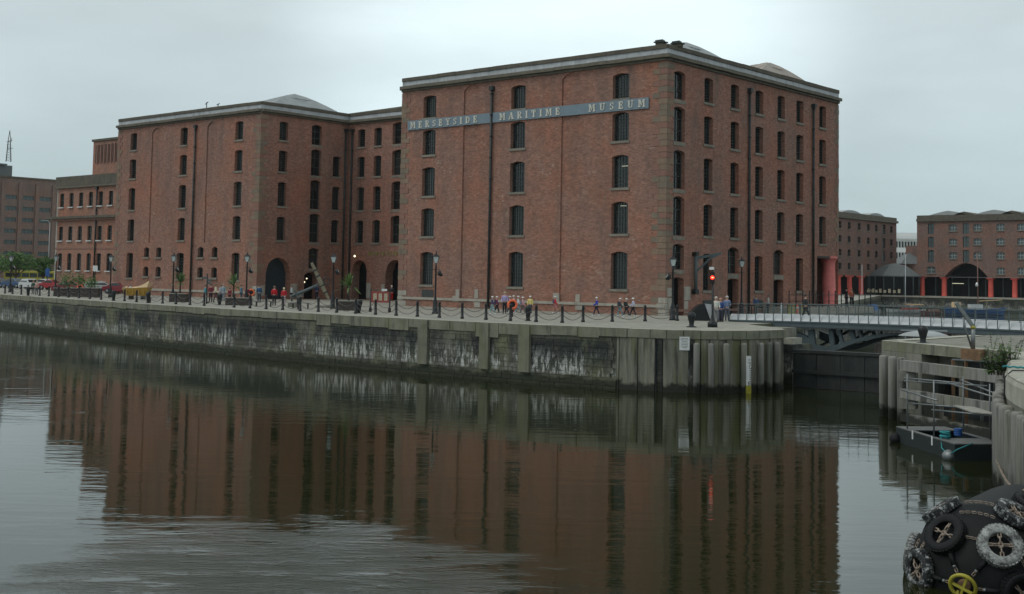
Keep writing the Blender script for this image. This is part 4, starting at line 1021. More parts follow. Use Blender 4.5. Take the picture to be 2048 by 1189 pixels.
# near quay edge and its piles
def npt(d_):
    for a, b_ in zip(NEAR, NEAR[1:]):
        a = Vector((*a, 0)); b_ = Vector((*b_, 0)); L = (b_ - a).length
        if d_ <= L: return a + (b_ - a) * d_ / L, (b_ - a).normalized()
        d_ -= L
    return b_, (b_ - a).normalized()
nw = MB(); walls(nw, NEAR, -2, Q - .4, 'concrete_old')
near_wall = tag(nw.build('near_quay_wall'), kind='structure')
d = 0.
mb = MB()
while d < 34:      # rounded concrete kerb in lengths
    L = 2.4; mb = MB(); n = 4; prof = [(-.02, -.75), (-.03, -.2), (.02, -.08), (.14, .0), (1.15, .05), (1.25, .0), (1.25, -.75)]
    vs = []
    for k in range(n + 1):
        p_, t_ = npt(d + .012 + (L - .024) * k / n); nn = Vector((-t_.y, t_.x, 0)); nn = nn if nn.x > 0 or nn.y > 0 else -nn
        vs += [p_ + nn * (x - .02) + Vector((0, 0, Q + .05 + z)) for x, z in prof]
    m_ = len(prof); fs = [(k * m_ + j, k * m_ + (j + 1) % m_, (k + 1) * m_ + (j + 1) % m_, (k + 1) * m_ + j) for k in range(n) for j in range(m_)] + [tuple(range(m_)), tuple(range(n * m_, n * m_ + m_))]
    mb.add(vs, fs, 'quay_coping'); mb.build('kerb_stone', near_wall); d += L
k = 0; d = 4.2
while d < 34:
    p_, t_ = npt(d); nn = Vector((t_.y, -t_.x, 0)); nn = nn if nn.x < 0 else -nn
    fender_pile(p_ + nn * .26, .19, 2.62 + R.uniform(-.06, .06), near_wall); d += .56
for z in (1.9, .6):
    mb = MB()
    for k in range(24): a, _ = npt(4 + k * 1.2); b_, _ = npt(5.2 + k * 1.2); mb.beam(a + Vector((0.02, 0, z)), b_ + Vector((0.02, 0, z)), .2, .3, 'pile_grey')
    tag(mb.build('waling', near_wall))

# pale upturned hull, head bollards, davit, rope on the kerb
def head_bollard(p_, label, s=1.):
    o_ = thing('mooring_bollard', label, 'bollard', p_, 0, 'mooring bollards on the quays')
    mb_ = MB(); mb_.lathe([(.2, 0), (.15, .08), (.13, .2), (.19, .45), (.24, .62), (.235, .74), (.17, .84), (.02, .88)], 'black_iron', 16); mb_.v = [(x * s, y * s, z * s) for x, y, z in mb_.v]; mb_.build('bollard_body', o_)
    MB().lathe([(.3 * s, 0), (.3 * s, .05), (.2 * s, .07)], 'black_iron', 16).build('base_plate', o_); return o_
head_bollard(G(1846, 688), 'black round headed mooring bollard on the pier beside the davit', .98)
head_bollard(G(1383, 655), 'black round headed mooring bollard in front of the curved housing', 1.05)
def cone_bollard(p_, label, lean=0., h=.95, s=1.):
    o_ = thing('cone_bollard', label, 'bollard', p_, 0, 'mooring bollards on the quays')
    mb_ = MB(); mb_.lathe([(.12, 0), (.13, .06), (.14, .25), (.205, h * .8), (.21, h * .92), (.17, h), (.02, h + .03)], 'black_iron', 14)
    mb_.v = [(x * s + lean * z, y * s, z) for x, y, z in mb_.v]; mb_.build('bollard_body', o_)
    MB().lathe([(.22, 0), (.22, .04), (.12, .05)], 'black_iron', 14).build('base_plate', o_); return o_
for px_, d_, l_, ln_ in ((56, 131, 'squat inverted cone bollard nearest the left edge of the quay', 0), (227, 116, 'squat inverted cone bollard in front of the grey estate car', 0), (296, 110, 'squat inverted cone bollard in front of the yellow skip', 0), (439, 107, 'squat inverted cone bollard by the standing group near the black signpost', 0), (598, 98, 'squat inverted cone bollard in front of the big anchor', 0), (717, 90.5, 'squat leaning cone bollard between the palm planter and red map board', .12), (1056, 80.3, 'squat inverted cone bollard in front of the child in yellow', 0)):
    cone_bollard(GD(px_, d_), l_, ln_)
cone_bollard(GD(1441, 85.5), 'tall wide black cone bollard beside the curved iron housing', 0, 1.1, 1.6)
hull = thing('upturned_hull', 'pale upturned hull lying on the pier behind the round bollard', 'boat', GD(1848, 66.5), ang - .1)
mb = MB(); n = 10
ring = []
for i_ in range(n + 1):
    s_ = -1 + 2 * i_ / n; w_ = .9 * max(0.03, 1 - abs(s_) ** 2.2); h_ = .3 * max(0.05, 1 - abs(s_) ** 2.4)
    ring += [(s_ * 1.35, w_ * math.cos(a), .02 + h_ * math.sin(a)) for a in [math.pi * j / 8 for j in range(9)]]
mb.add(ring, [(i_ * 9 + j, i_ * 9 + j + 1, (i_ + 1) * 9 + j + 1, (i_ + 1) * 9 + j) for i_ in range(n) for j in range(8)] + [tuple(range(9))] + [tuple(range(n * 9, n * 9 + 9))], 'lead_roof', True); mb.build('hull', hull)
MB().box((-1.2, -.03, .29), (1.2, .03, .34), 'lead_roof').build('keel', hull)
dv = thing('davit', 'pale steel davit with raised arm on a rusty base at the pier edge', 'crane', GD(1946, 53.2), 0)
xr = Vector((math.cos(ang), math.sin(ang), 0))
MB().box((-.42, -.3, -.42), (.42, .3, .05), 'rust').build('base_block', dv)
mb = MB(); mb.tube([(0, 0, .05), (.02, 0, 1.0)], [.1, .085], 'galv_steel', 8); mb.build('post', dv)
top = Vector((.03, 0, .98)); tip = -xr * .72 + Vector((0, 0, 2.02))
mb = MB(); mb.beam(top, tip, .12, .15, 'galv_steel'); mb.build('arm', dv)
mb = MB(); mb.tube([(-.06, 0, .1), tuple(-xr * .32 + Vector((0, 0, .9))), tuple(-xr * .42 + Vector((0, 0, 1.4)))], .04, 'galv_steel', 6); mb.tube([tuple(-xr * .42 + Vector((0, 0, 1.4))), tuple(-xr * .45 + Vector((0, 0, 1.55))), tuple(-xr * .36 + Vector((0, 0, 1.6)))], .03, 'galv_steel', 6); mb.build('stay', dv)
MB().lathe([(.11, -.06), (.11, .06)], 'yellow_paint', 10, (0, 0, .98)).build('hinge', dv)
rp = thing('mooring_rope', 'teal rope end tied to a black ring on the near kerb', 'rope', G(2036, 742) + Vector((0, 0, .1)))
mb = MB(); pts = [(-.5 + .12 * k, .05 * math.sin(k * 2.1), .03 * (k % 2)) for k in range(9)]; mb.tube(pts, .035, 'rope_teal', 6); mb.build('rope', rp)
MB().torus(.1, .03, 'black_iron', 12, 6, Matrix.Translation((.5, 0, .06)) @ Matrix.Rotation(rad(70), 4, 'X')).build('iron_ring', rp)
pr = Vector((npt(15.5)[0].x, npt(15.5)[0].y, 0))
# black cable hanging over the kerb
cb_ = MB(); p_, t_ = npt(13.6); nn = Vector((t_.y, -t_.x, 0)); nn = nn if nn.x < 0 else -nn
cb_.tube([p_ - nn * 3 + Vector((0, 0, Q + .12)), p_ - nn * 1 + Vector((0, 0, Q + .13)), p_ - nn * .15 + Vector((0, 0, Q + .12)), p_ + nn * .07 + Vector((0, 0, Q - .1)), p_ + nn * .1 + Vector((0, 0, 2.2)), p_ + nn * .1 + Vector((0, 0, .4))], .025, 'black_iron', 5)
o_ = cb_.build('hanging_cable'); tag(o_, 'thin black cable hanging over the rounded near kerb', 'cable')

# ------------------------------------------------------------------ lock gate and footbridge
lg = thing('lock_gate', 'dark timber lock gate closing the passage below the footbridge', 'lock gate', (-35.9, 67.0, 0), math.atan2(.6, 10))
for k in range(7):
    for j in range(3): MB().box((.02 + k * 1.47, R.uniform(0, .05), -1 + j * 1.02), (1.45 + k * 1.47, .4, -.02 + j * 1.02), 'gate_dark').build('gate_panel', lg)
MB().box((0, -.08, 2.06), (10.3, .5, 2.22), 'gate_dark').build('top_beam', lg)
MB().box((0, -.14, .85), (10.3, 0, 1.05), 'gate_dark').build('cross_beam', lg)
bs = thing('bridge_seat', 'weathered stone block carrying the left end of the footbridge', 'stone block', (-40.2, 69.2, 0))
MB().box((0, 0, -1), (3.1, 2.5, 2.35), 'dock_wall').build('pier_block', bs); MB().box((.9, .3, 2.37), (2.3, 2, 3.35), 'concrete_old').build('top_block', bs); MB().box((2.3, .2, 2.37), (3.0, 1.4, 2.75), 'quay_coping').build('side_block', bs)
fb = thing('footbridge', 'grey steel footbridge with white kick panels and mesh railings over the passage', 'bridge', (-45.2, 75.3, Q), 0)
x0b, yb0, yb1 = -45.2, 75.3, 79.2
def dz(x): u = (x + 33) / 14.; return .10 - .0 * u + .14 * max(0, 1 - u * u) 
def bp(x, y, z): return (x - x0b, y - yb0, z - Q)
xs = [x0b + .68 * k for k in range(62)]
plate = MB(); deck = MB()
for a, b_ in zip(xs[:-1], xs[1:]):
    za, zb = Q + dz(a), Q + dz(b_)
    deck.add([bp(a, yb0 + .05, za), bp(b_, yb0 + .05, zb), bp(b_, yb1, zb), bp(a, yb1, za), bp(a, yb0 + .05, za - .1), bp(b_, yb0 + .05, zb - .1), bp(b_, yb1, zb - .1), bp(a, yb1, za - .1)], [(0, 1, 2, 3), (7, 6, 5, 4), (0, 4, 5, 1), (3, 2, 6, 7)], 'deck_grey')
deck.build('deck', fb)
kp = MB().add([(.02, 0, 0), (.66, 0, 0), (.66, .22, .40), (.02, .22, .40), (.02, .03, 0), (.66, .03, 0), (.66, .25, .40), (.02, .25, .40)], [(0, 1, 2, 3), (7, 6, 5, 4), (0, 4, 5, 1), (1, 5, 6, 2), (2, 6, 7, 3), (3, 7, 4, 0)], 'panel_white').mesh('kick_panel')  # leaned back towards the sky so the panels come out brighter
pst = MB().box((-.018, -.05, -.12), (.018, .0, 1.02), 'rail_steel').beam((0, -.03, 1.0), (0, -.14, 1.12), .03, .03, 'rail_steel').mesh('rail_post')
for side in (0, 1):
    y_ = yb0 + .02 if side == 0 else yb1 - .05
    for a, b_ in zip(xs[:-1], xs[1:]):
        o_ = put('kick_panel', kp, fb, bp(a, y_ - .01 if side == 0 else y_ - .3, Q + dz(a) + .0), 0); o_.rotation_euler = (0, -math.atan2(dz(b_) - dz(a), .68), 0)
        put('rail_post', pst, fb, bp(a, y_ - .01, Q + dz(a)))
    for h_, r_ in ((1.1, .023), (.92, .011), (.76, .012), (.6, .012), (.46, .012)):
        MB().tube([bp(x, y_ - (.13 if h_ > 1 else .06), Q + dz(x) + h_) for x in xs], r_, 'rail_steel', 5).build('handrail' if h_ > 1 else 'rail_wire', fb)
    fg = MB()
    y2 = yb0 - .06 if side == 0 else yb1 + .06
    for a, b_ in zip(xs[:-1], xs[1:]):
        za, zb = Q + dz(a) - .0, Q + dz(b_) - .0
        for (t0, t1, th, mt) in ((-.02, -.10, .16, 'bridge_grey'), (-.10, -.36, .06, 'bridge_grey'), (-.36, -.44, .2, 'bridge_dark')):
            fg.add([bp(a, y2 - th / 2, za + t0), bp(b_, y2 - th / 2, zb + t0), bp(b_, y2 - th / 2, zb + t1), bp(a, y2 - th / 2, za + t1), bp(a, y2 + th / 2, za + t0), bp(b_, y2 + th / 2, zb + t0), bp(b_, y2 + th / 2, zb + t1), bp(a, y2 + th / 2, za + t1)], [(3, 2, 1, 0), (4, 5, 6, 7), (0, 1, 5, 4), (7, 6, 2, 3)], mt)
    fg.build('edge_girder', fb)
# arched under-frame, two planes with posts between the chords
lower = [(1592, 681), (1612, 690), (1631, 703), (1650, 704.5), (1668, 703), (1690, 694), (1712, 685.5), (1740, 678.5), (1775, 672.5), (1830, 668)]
upper = [(1592, 664), (1612, 672), (1631, 690), (1650, 695), (1668, 691), (1690, 684.5), (1712, 677.5), (1740, 671), (1775, 667), (1830, 666)]
for y_ in (75.5, 78.8):
    lo = [onY(px_, py_, 75.5) for px_, py_ in lower]; up = [onY(px_, py_, 75.5) for px_, py_ in upper]
    mb = MB()
    for i_ in range(len(lo) - 1):
        q_ = [bp(lo[i_].x, y_, lo[i_].z), bp(lo[i_ + 1].x, y_, lo[i_ + 1].z), bp(up[i_ + 1].x, y_, up[i_ + 1].z), bp(up[i_].x, y_, up[i_].z)]
        mb.add(q_ + [(x, y + .3, z) for x, y, z in q_], [(0, 1, 2, 3), (7, 6, 5, 4), (0, 4, 5, 1), (2, 6, 7, 3)], 'bridge_grey')
    mb.build('arch_rib', fb)
    for (pa, pya, pb, pyb, wd) in ((1625, 697, 1620, 660, .42), (1664, 697, 1660, 661, .3), (1684, 690, 1676, 661, .22), (1707, 682, 1700, 662, .28), (1722, 678, 1716, 662, .16)):
        a = onY(pa, pya, 75.5); b_ = onY(pb, pyb, 75.5); MB().beam(bp(a.x, y_ + .15, a.z), bp(b_.x, y_ + .15, b_.z), .2, wd, 'bridge_grey').build('strut', fb)
for (pa, pya, pb, pyb) in ((1628, 697, 1655, 664), (1668, 694, 1640, 664), (1684, 690, 1700, 664)):
    a = onY(pa, pya, 75.5); b_ = onY(pb, pyb, 75.5); MB().beam(bp(a.x, 75.8, a.z), bp(b_.x, 78.7, b_.z), .14, .14, 'bridge_dark').build('cross_brace', fb)

# ------------------------------------------------------------------ quay posts and chains
pm_ = MB(); pm_.lathe([(.13, 0), (.125, .12), (.10, .13), (.085, .95), (.095, .97), (.09, 1.02), (.06, 1.08), (.01, 1.1)], 'black_iron', 10)
post_me = pm_.mesh('bollard')
PX1 = [x / 4.876 for x in (25, 100, 185, 365, 455, 550, 648, 750, 857, 968, 1197, 1315, 1440, 1570, 1700, 1838, 1977)]
PX2 = [400 + x / 4.876 for x in (320, 475, 633, 795, 965, 1143, 1323, 1508, 1703, 1905)]
PX3 = [800 + x / 4.876 for x in (162, 377, 600, 833, 1072, 1323, 1582, 1785)] + [1180 + x / 4.876 for x in (217, 537, 850)]
BY1 = [570 + y / 4.876 for y in (80, 90, 97, 107, 117, 123, 128, 132, 135, 143, 157, 162, 168, 175, 182, 188, 197)]
BY2 = [590 + y / 4.876 for y in (113, 122, 128, 137, 145, 157, 165, 172, 187, 200)]
BY3 = [620 + y / 4.876 for y in (65, 75, 87, 97, 105, 115, 128, 120)] + [620 + y / 4.876 for y in (117, 113, 108)]
posts = []
def edge_y(x):
    for (ax_, ay_), (bx_, by_) in zip(EDGE, EDGE[1:]):
        if ax_ <= x <= bx_: return ay_ + (by_ - ay_) * (x - ax_) / (bx_ - ax_)
    return 58
def on_off(px, off):
    r_ = ray(px, 700); r_ = Vector((r_.x, r_.y)); t_ = 40. / r_.length
    best = None
    for k in range(1500):
        p_ = r_ * (t_ * (1 + k * .004)); e = p_.y - edge_y(p_.x) - off
        if e > 0: return Vector((p_.x, p_.y, Q))
    return Vector((p_.x, p_.y, Q))
for i_, (px_, py_) in enumerate(zip(PX1 + PX2 + PX3, BY1 + BY2 + BY3)):
    g0 = G(px_, py_); off = g0.y - edge_y(g0.x)
    if px_ < 1100: p_ = on_off(px_, 2.6 + (px_ / 1100) * 1.6)
    else: p_ = g0
    posts.append(p_)
    o_ = put('quay_post', post_me, None, p_, R.uniform(0, 6)); tag(o_, 'slim black post in the chained quayside row, %s from the left' % ORD[i_], 'bollard', 'black posts along the quay edge')
for i_ in range(len(posts) - 1):
    a, b_ = posts[i_], posts[i_ + 1]
    if (a - b_).length > 7.5 or a.y - b_.y < -2.5 and i_ > 36: continue
    t_ = thing('post_chain', 'pair of slack chains between the %s and %s posts from the left' % (ORD[i_], ORD[i_ + 1]), 'chain', a, 0, 'chains between the quay posts')
    L = (b_ - a)
    for h_, sg_ in ((.93, .42), (.55, .4)):
        pts = [(L.x * k / 10, L.y * k / 10, h_ - sg_ * (1 - (2 * k / 10 - 1) ** 2)) for k in range(11)]
        MB().tube(pts, .02, 'chain_iron', 5).build('chain', t_)

# ------------------------------------------------------------------ lamp posts
def lamp_post(p_, label, flood=1, h=4.6, rz=0.):
    o_ = thing('street_lamp', label, 'street lamp', p_, rz, 'black Victorian style lamp posts on the quay')
    k = h / 4.6
    mb_ = MB(); mb_.lathe([(.24, 0), (.24, .1), (.2, .15), (.17, .9), (.11, 1.05), (.075, 1.3), (.06, 3.5 * k), (.085, 3.55 * k), (.05, 3.6 * k), (.05, 3.78 * k)], 'black_iron', 10); mb_.tube([(-.25, 0, 3.3 * k), (.25, 0, 3.3 * k)], .025, 'black_iron', 5); mb_.build('post', o_)
    mb_ = MB(); zb = 3.78 * k; mb_.add([(-.12, -.12, zb), (.12, -.12, zb), (.12, .12, zb), (-.12, .12, zb), (-.22, -.22, zb + .45), (.22, -.22, zb + .45), (.22, .22, zb + .45), (-.22, .22, zb + .45)], [(0, 1, 5, 4), (1, 2, 6, 5), (2, 3, 7, 6), (3, 0, 4, 7), (0, 3, 2, 1)], 'lamp_glass'); ln_ = mb_.build('lantern', o_)
    mb_ = MB(); mb_.add([(-.27, -.27, zb + .46), (.27, -.27, zb + .46), (.27, .27, zb + .46), (-.27, .27, zb + .46), (-.07, -.07, zb + .66), (.07, -.07, zb + .66), (.07, .07, zb + .66), (-.07, .07, zb + .66)], [(0, 1, 5, 4), (1, 2, 6, 5), (2, 3, 7, 6), (3, 0, 4, 7), (0, 3, 2, 1), (4, 5, 6, 7)], 'black_iron'); mb_.lathe([(.05, 0), (.06, .06), (.02, .16), (.01, .24)], 'black_iron', 8, (0, 0, zb + .66))
    for sx in (-1, 1):
        for sy in (-1, 1): mb_.beam((.12 * sx, .12 * sy, zb), (.22 * sx, .22 * sy, zb + .46), .025, .025, 'black_iron')
    mb_.build('lantern_cap', ln_)
    if flood:
        mb_ = MB(); T = Matrix.Translation((.32 * flood, 0, 3.0 * k)) @ Matrix.Rotation(rad(62) * flood, 4, 'Y'); mb_.lathe([(.1, -.16), (.22, -.1), (.26, .12)], 'black_iron', 12, T=T); fl = mb_.build('floodlight', o_)
        mb_ = MB(); mb_.lathe([(.02, .13), (.2, .125)], 'lamp_glass', 12, T=T); mb_.build('lens', fl); MB().tube([(0, 0, 2.9 * k), (.3 * flood, 0, 2.9 * k)], .03, 'black_iron', 5).build('arm', o_)
    return o_
for px_, d_, l_, fl in ((20, 150, 'lamp post farthest left beside the dark parked cars', 1), (110, 134, 'lamp post at the left corner of the lower brick office', 1), (220, 131, 'lamp post beside the grey estate car', 1), (345, 116, 'lamp post behind the square palm planter and left of the downpipe', 1), (492, 108.5, 'lamp post beside the orange lifebuoy and planter', 1), (665, 101.6, 'lamp post between the anchor and the large palm planter', 1), (870, 92.5, 'lamp post in front of the first museum window column', 1)):
    lamp_post(GD(px_, d_), 'black ' + l_, fl, 4.6, ang)
lamp_post(GD(1345, 86.7), 'black lamp post at the museum corner with floodlight on its left', -1, 4.6, ang)
lamp_post(GD(1483, 104), 'black lamp post standing against the right side of the museum', 0, 4.9, ang)

# signal post
sp = thing('signal_post', 'slim post with a lit red signal lamp beside the curved housing', 'signal', GD(1425, 74.7), ang)
mb = MB(); mb.lathe([(.3, 0), (.3, .3), (.2, .34), (.12, .5), (.07, .8), (.06, 3.0)], 'black_iron', 10); mb.build('post', sp)
MB().box((-.2, -.08, 2.62), (.1, .18, 3.3), 'black_iron').build('signal_box', sp)
mb = MB(); mb.lathe([(.02, .0), (.10, .01), (.125, .05), (.13, .12)], 'red_signal', 14, T=Matrix.Translation((-.06, -.1, 2.98)) @ Matrix.Rotation(rad(90), 4, 'X')); sl_ = mb.build('red_lamp', sp)
MB().box((-.12, -.24, 2.95), (.0, -.225, 3.01), 'red_signal_core').build('lamp_core', sl_)
MB().box((-.2, -.1, 3.45), (.06, .1, 3.62), 'white_paint').tube([(0, 0, 3), (0, 0, 3.5)], .04, 'black_iron', 5).build('top_box', sp)

# winch housing, quarter round with sloping lid
wh = thing('winch_housing', 'black curved iron machinery housing with sloping grey lid on the quay', 'machinery', GD(1381, 86.5), ang)
pts = [(0, 0)] + [(1.05 - 1.05 * math.cos(a), 1.18 * math.sin(a)) for a in [rad(90) * k / 8 for k in range(9)]] + [(1.25, 1.12), (1.75, 0)]
mb = MB(); mb.prism(pts, -1.3, 0, 'black_iron', Matrix.Rotation(rad(90), 4, 'X')); mb.build('casing', wh)
MB().add([(.98, -.02, 1.19), (1.7, -.02, 1.12), (1.95, -.02, .2), (1.35, -.02, .16), (.98, 1.25, 1.19), (1.7, 1.25, 1.12), (1.95, 1.25, .2)], [(0, 3, 2, 1), (0, 1, 5, 4), (1, 2, 6, 5)], 'deck_grey').build('lid', wh)

# spiked fence at the edge of the raised pavement
sf = thing('spiked_fence', 'tall black iron spiked railings along the dock edge right of the museum', 'fence', (-52.5, 97, 4.0))
stm = MB(); stm.tube([(0, 0, 0), (0, 0, 1.35)], .05, 'black_iron', 6); stm.lathe([(.02, 1.33), (.07, 1.4), (.02, 1.5)], 'black_iron', 6); stmm = stm.mesh('stanchion')
for k in range(14): put('stanchion', stmm, sf, (0, .3 + k * 1.24, 0))
for z in (.55, 1.1): MB().tube([(0, .3, z), (0, 16.5, z)], .022, 'black_iron', 4).build('rail', sf)

# ------------------------------------------------------------------ people
def skin_obj(name, joints, edges, mat, parent, root=0, sub=1):
    keys = list(joints); idx = {k: i for i, k in enumerate(keys)}
    me = bpy.data.meshes.new(name); me.from_pydata([joints[k][0] for k in keys], [(idx[a], idx[b_]) for a, b_ in edges], [])
    me.materials.append(MATS[mat] if isinstance(mat, str) else mat)
    o_ = bpy.data.objects.new(name, me); C.objects.link(o_); o_.parent = parent
    md = o_.modifiers.new('skin', 'SKIN'); md.use_smooth_shade = True
    for k in keys:
        r_ = joints[k][1]; sv_ = me.skin_vertices[0].data[idx[k]]; sv_.radius = r_ if isinstance(r_, tuple) else (r_, r_)
    me.skin_vertices[0].data[root].use_root = True
    if sub: o_.modifiers.new('subdivision', 'SUBSURF').levels = sub; o_.modifiers['subdivision'].render_levels = sub
    return o_
def person(p_, label, h, rz, top, legs, head='hair', pose='stand', shorts=False, pack=None, group=None, hair=(.12, .08, .05), skirt=False, arm=0.):
    k = h / 1.75; o_ = thing('person', label, 'person', p_, rz, group)
    st = {'stand': (.03, -.02), 'walk': (.27, -.25)}[pose]
    J = {}; X_ = lambda x, y, z, r_: (Vector((x * k, y * k, z * k)), tuple(q * k for q in r_) if isinstance(r_, tuple) else r_ * k)
    J['pelvis'] = X_(0, 0, .93, (.145, .10)); J['waist'] = X_(0, 0, 1.08, (.125, .095)); J['chest'] = X_(0, 0, 1.30, (.155, .11)); J['collar'] = X_(0, 0, 1.44, (.08, .07)); J['neck'] = X_(0, 0, 1.52, .05); J['head'] = X_(0, -.015, 1.63, (.078, .092)); J['crown'] = X_(0, 0, 1.715, (.06, .07))
    E_ = [('pelvis', 'waist'), ('waist', 'chest'), ('chest', 'collar'), ('collar', 'neck'), ('neck', 'head'), ('head', 'crown')]
    for s_, n_, leg in ((-1, 'l', st[0]), (1, 'r', st[1])):
        bend = arm if s_ > 0 else arm * .3
        J['sh' + n_] = X_(.165 * s_, 0, 1.40, .06); J['el' + n_] = X_(.225 * s_, -.3 * leg + .02, 1.13, .042); J['wr' + n_] = X_(.22 * s_, -.75 * leg - .08 - .14 * bend, .90 + .28 * bend, .03); J['ha' + n_] = X_(.215 * s_, -.85 * leg - .12 - .2 * bend, .82 + .38 * bend, .034)
        J['hip' + n_] = X_(.09 * s_, 0, .86, .088); J['kn' + n_] = X_(.095 * s_, -leg * .55 - .02, .50, .06); J['an' + n_] = X_(.1 * s_, -leg, .09 + (.05 if leg < -.1 else 0), .042); J['to' + n_] = X_(.105 * s_, -leg - .14, .045, .036)
        E_ += [('collar', 'sh' + n_), ('sh' + n_, 'el' + n_), ('el' + n_, 'wr' + n_), ('wr' + n_, 'ha' + n_), ('pelvis', 'hip' + n_), ('hip' + n_, 'kn' + n_), ('kn' + n_, 'an' + n_), ('an' + n_, 'to' + n_)]
    skin_obj('body', J, E_, 'skin', o_)
    def sub_(keys, grow, cut={}):
        D_ = {}
        for q in keys:
            p2, r_ = J[q]; g_r = grow * k; r_ = tuple(v_ + g_r for v_ in r_) if isinstance(r_, tuple) else r_ + g_r; D_[q] = (cut.get(q, p2), r_)
        return D_
    tk = ['pelvis', 'waist', 'chest', 'collar', 'shl', 'ell', 'wrl', 'shr', 'elr', 'wrr']
    skin_obj('jacket', sub_(tk, .028), [('pelvis', 'waist'), ('waist', 'chest'), ('chest', 'collar'), ('collar', 'shl'), ('shl', 'ell'), ('ell', 'wrl'), ('collar', 'shr'), ('shr', 'elr'), ('elr', 'wrr')], cloth(top), o_)
    lk = ['pelvis', 'hipl', 'knl', 'hipr', 'knr'] + ([] if shorts else ['anl', 'anr'])
    le = [('pelvis', 'hipl'), ('hipl', 'knl'), ('pelvis', 'hipr'), ('hipr', 'knr')] + ([] if shorts else [('knl', 'anl'), ('knr', 'anr')])
    skin_obj('shorts' if shorts else 'trousers', sub_(lk, .022), le, cloth(legs), o_)
    for n_ in 'lr':
        a = J['an' + n_][0]; b_ = J['to' + n_][0]
        MB().tube([a + Vector((0, .04 * k, -.03 * k)), (a + b_) / 2, b_], [.055 * k, .055 * k, .04 * k], 'black_iron' if head != 'cap' else 'white_paint', 8).build('shoe', o_)
    hd = J['head'][0] + Vector((0, .01 * k, .02 * k))
    if head == 'cap':
        MB().lathe([(.118 * k, 0), (.112 * k, .05 * k), (.075 * k, .105 * k), (.01, .12 * k)], 'white_paint', 12, tuple(hd)).box((hd.x - .07 * k, hd.y - .2 * k, hd.z), (hd.x + .07 * k, hd.y - .1 * k, hd.z + .015 * k), 'white_paint').build('cap', o_)
    else:
        T = Matrix.Translation(hd + Vector((0, .018 * k, 0))) @ Matrix.Rotation(rad(-18), 4, 'X'); MB().lathe([(.085 * k, -.04 * k), (.108 * k, .0), (.108 * k, .045 * k), (.07 * k, .105 * k), (.01, .12 * k)], cloth(hair), 12, T=T).build('hair', o_)
    fz = hd.z - .03 * k; mb_ = MB(); mb_.lathe([(.0, .03 * k), (.016 * k, -.01 * k), (.0, -.015 * k)], 'skin', 6, (0, hd.y - .108 * k, fz - .01 * k))
    for s_ in (-1, 1): mb_.lathe([(.001, -.01 * k), (.011 * k, 0), (.001, .01 * k)], 'black_iron', 6, (s_ * .034 * k, hd.y - .098 * k, fz + .022 * k)); mb_.lathe([(.001, -.025 * k), (.018 * k, 0), (.001, .025 * k)], 'skin', 6, (s_ * .095 * k, hd.y, fz))
    mb_.build('face', o_)
    if pack: MB().prism([(-.13 * k, .1 * k), (.13 * k, .1 * k), (.11 * k, .26 * k), (-.11 * k, .26 * k)], 1.02 * k, 1.42 * k, cloth(pack)).build('backpack', o_)
    return o_
LFT, RGT, CAM_, AWAY = ang - rad(90), ang + rad(90), ang, ang + rad(180)
KG = 'school children in white caps walking past the museum'
def at(px, feet): return G(px, feet)
KIDS = [(984, 629.5, 1.36, RGT, (.07, .05, .12), (.28, .42, .45), 'walk', None, 'leftmost child of the group, dark top and light blue jeans, white cap'),
 (993, 628.5, 1.34, RGT, (.16, .03, .08), (.02, .02, .03), 'walk', (.05, .04, .1), 'child in maroon top and black trousers behind the light blue jeans, white cap'),
 (1019, 628, 1.36, RGT, (.35, .38, .60), (.04, .04, .06), 'walk', None, 'child in pale blue top and white cap left of the lifebuoy'),
 (1027, 627, 1.38, LFT, (.6, .58, .58), (.30, .05, .05), 'stand', None, 'child in white top and red trousers behind the orange lifebuoy, white cap'),
 (1036, 629.5, 1.40, RGT, (.6, .62, .66), (.25, .33, .36), 'walk', None, 'child in white shirt and grey jeans right of the lifebuoy, white cap'),
 (1045, 630, 1.34, RGT, (.55, .28, .32), (.15, .12, .12), 'walk', (.2, .2, .25), 'child in pink top with white cap behind the cone bollard'),
 (1060, 630, 1.42, CAM_, (.75, .62, .22), (.05, .06, .10), 'stand', None, 'child in yellow shirt and white cap standing at the cone bollard'),
 (1110, 628, 1.38, RGT, (.55, .03, .05), (.55, .22, .22), 'walk', (.12, .10, .16), 'child in red walking alone past the pale jamb stone'),
 (1193, 632.5, 1.42, LFT, (.03, .06, .42), (.03, .03, .05), 'walk', None, 'child in bright blue coat and white cap walking alone'),
 (1240, 634.5, 1.40, RGT, (.06, .06, .08), (.16, .24, .27), 'walk', (.05, .05, .06), 'left child of the trio near the lamp post, dark top and grey jeans'),
 (1252.5, 634, 1.38, RGT, (.04, .04, .04), (.04, .04, .05), 'walk', (.03, .03, .03), 'middle child of the trio near the lamp post, all in black'),
 (1266, 634.5, 1.42, LFT, (.50, .52, .68), (.03, .03, .04), 'walk', None, 'right child of the trio near the lamp post, pale lilac top and black trousers')]
for px_, fy_, h_, rz_, tp, lg_, ps, pk, lb in KIDS:
    person(at(px_, fy_), lb, h_, rz_, tp, lg_, 'cap', ps, px_ == 1110, pk, KG, arm=.7 if px_ in (1193, 1266) else 0)
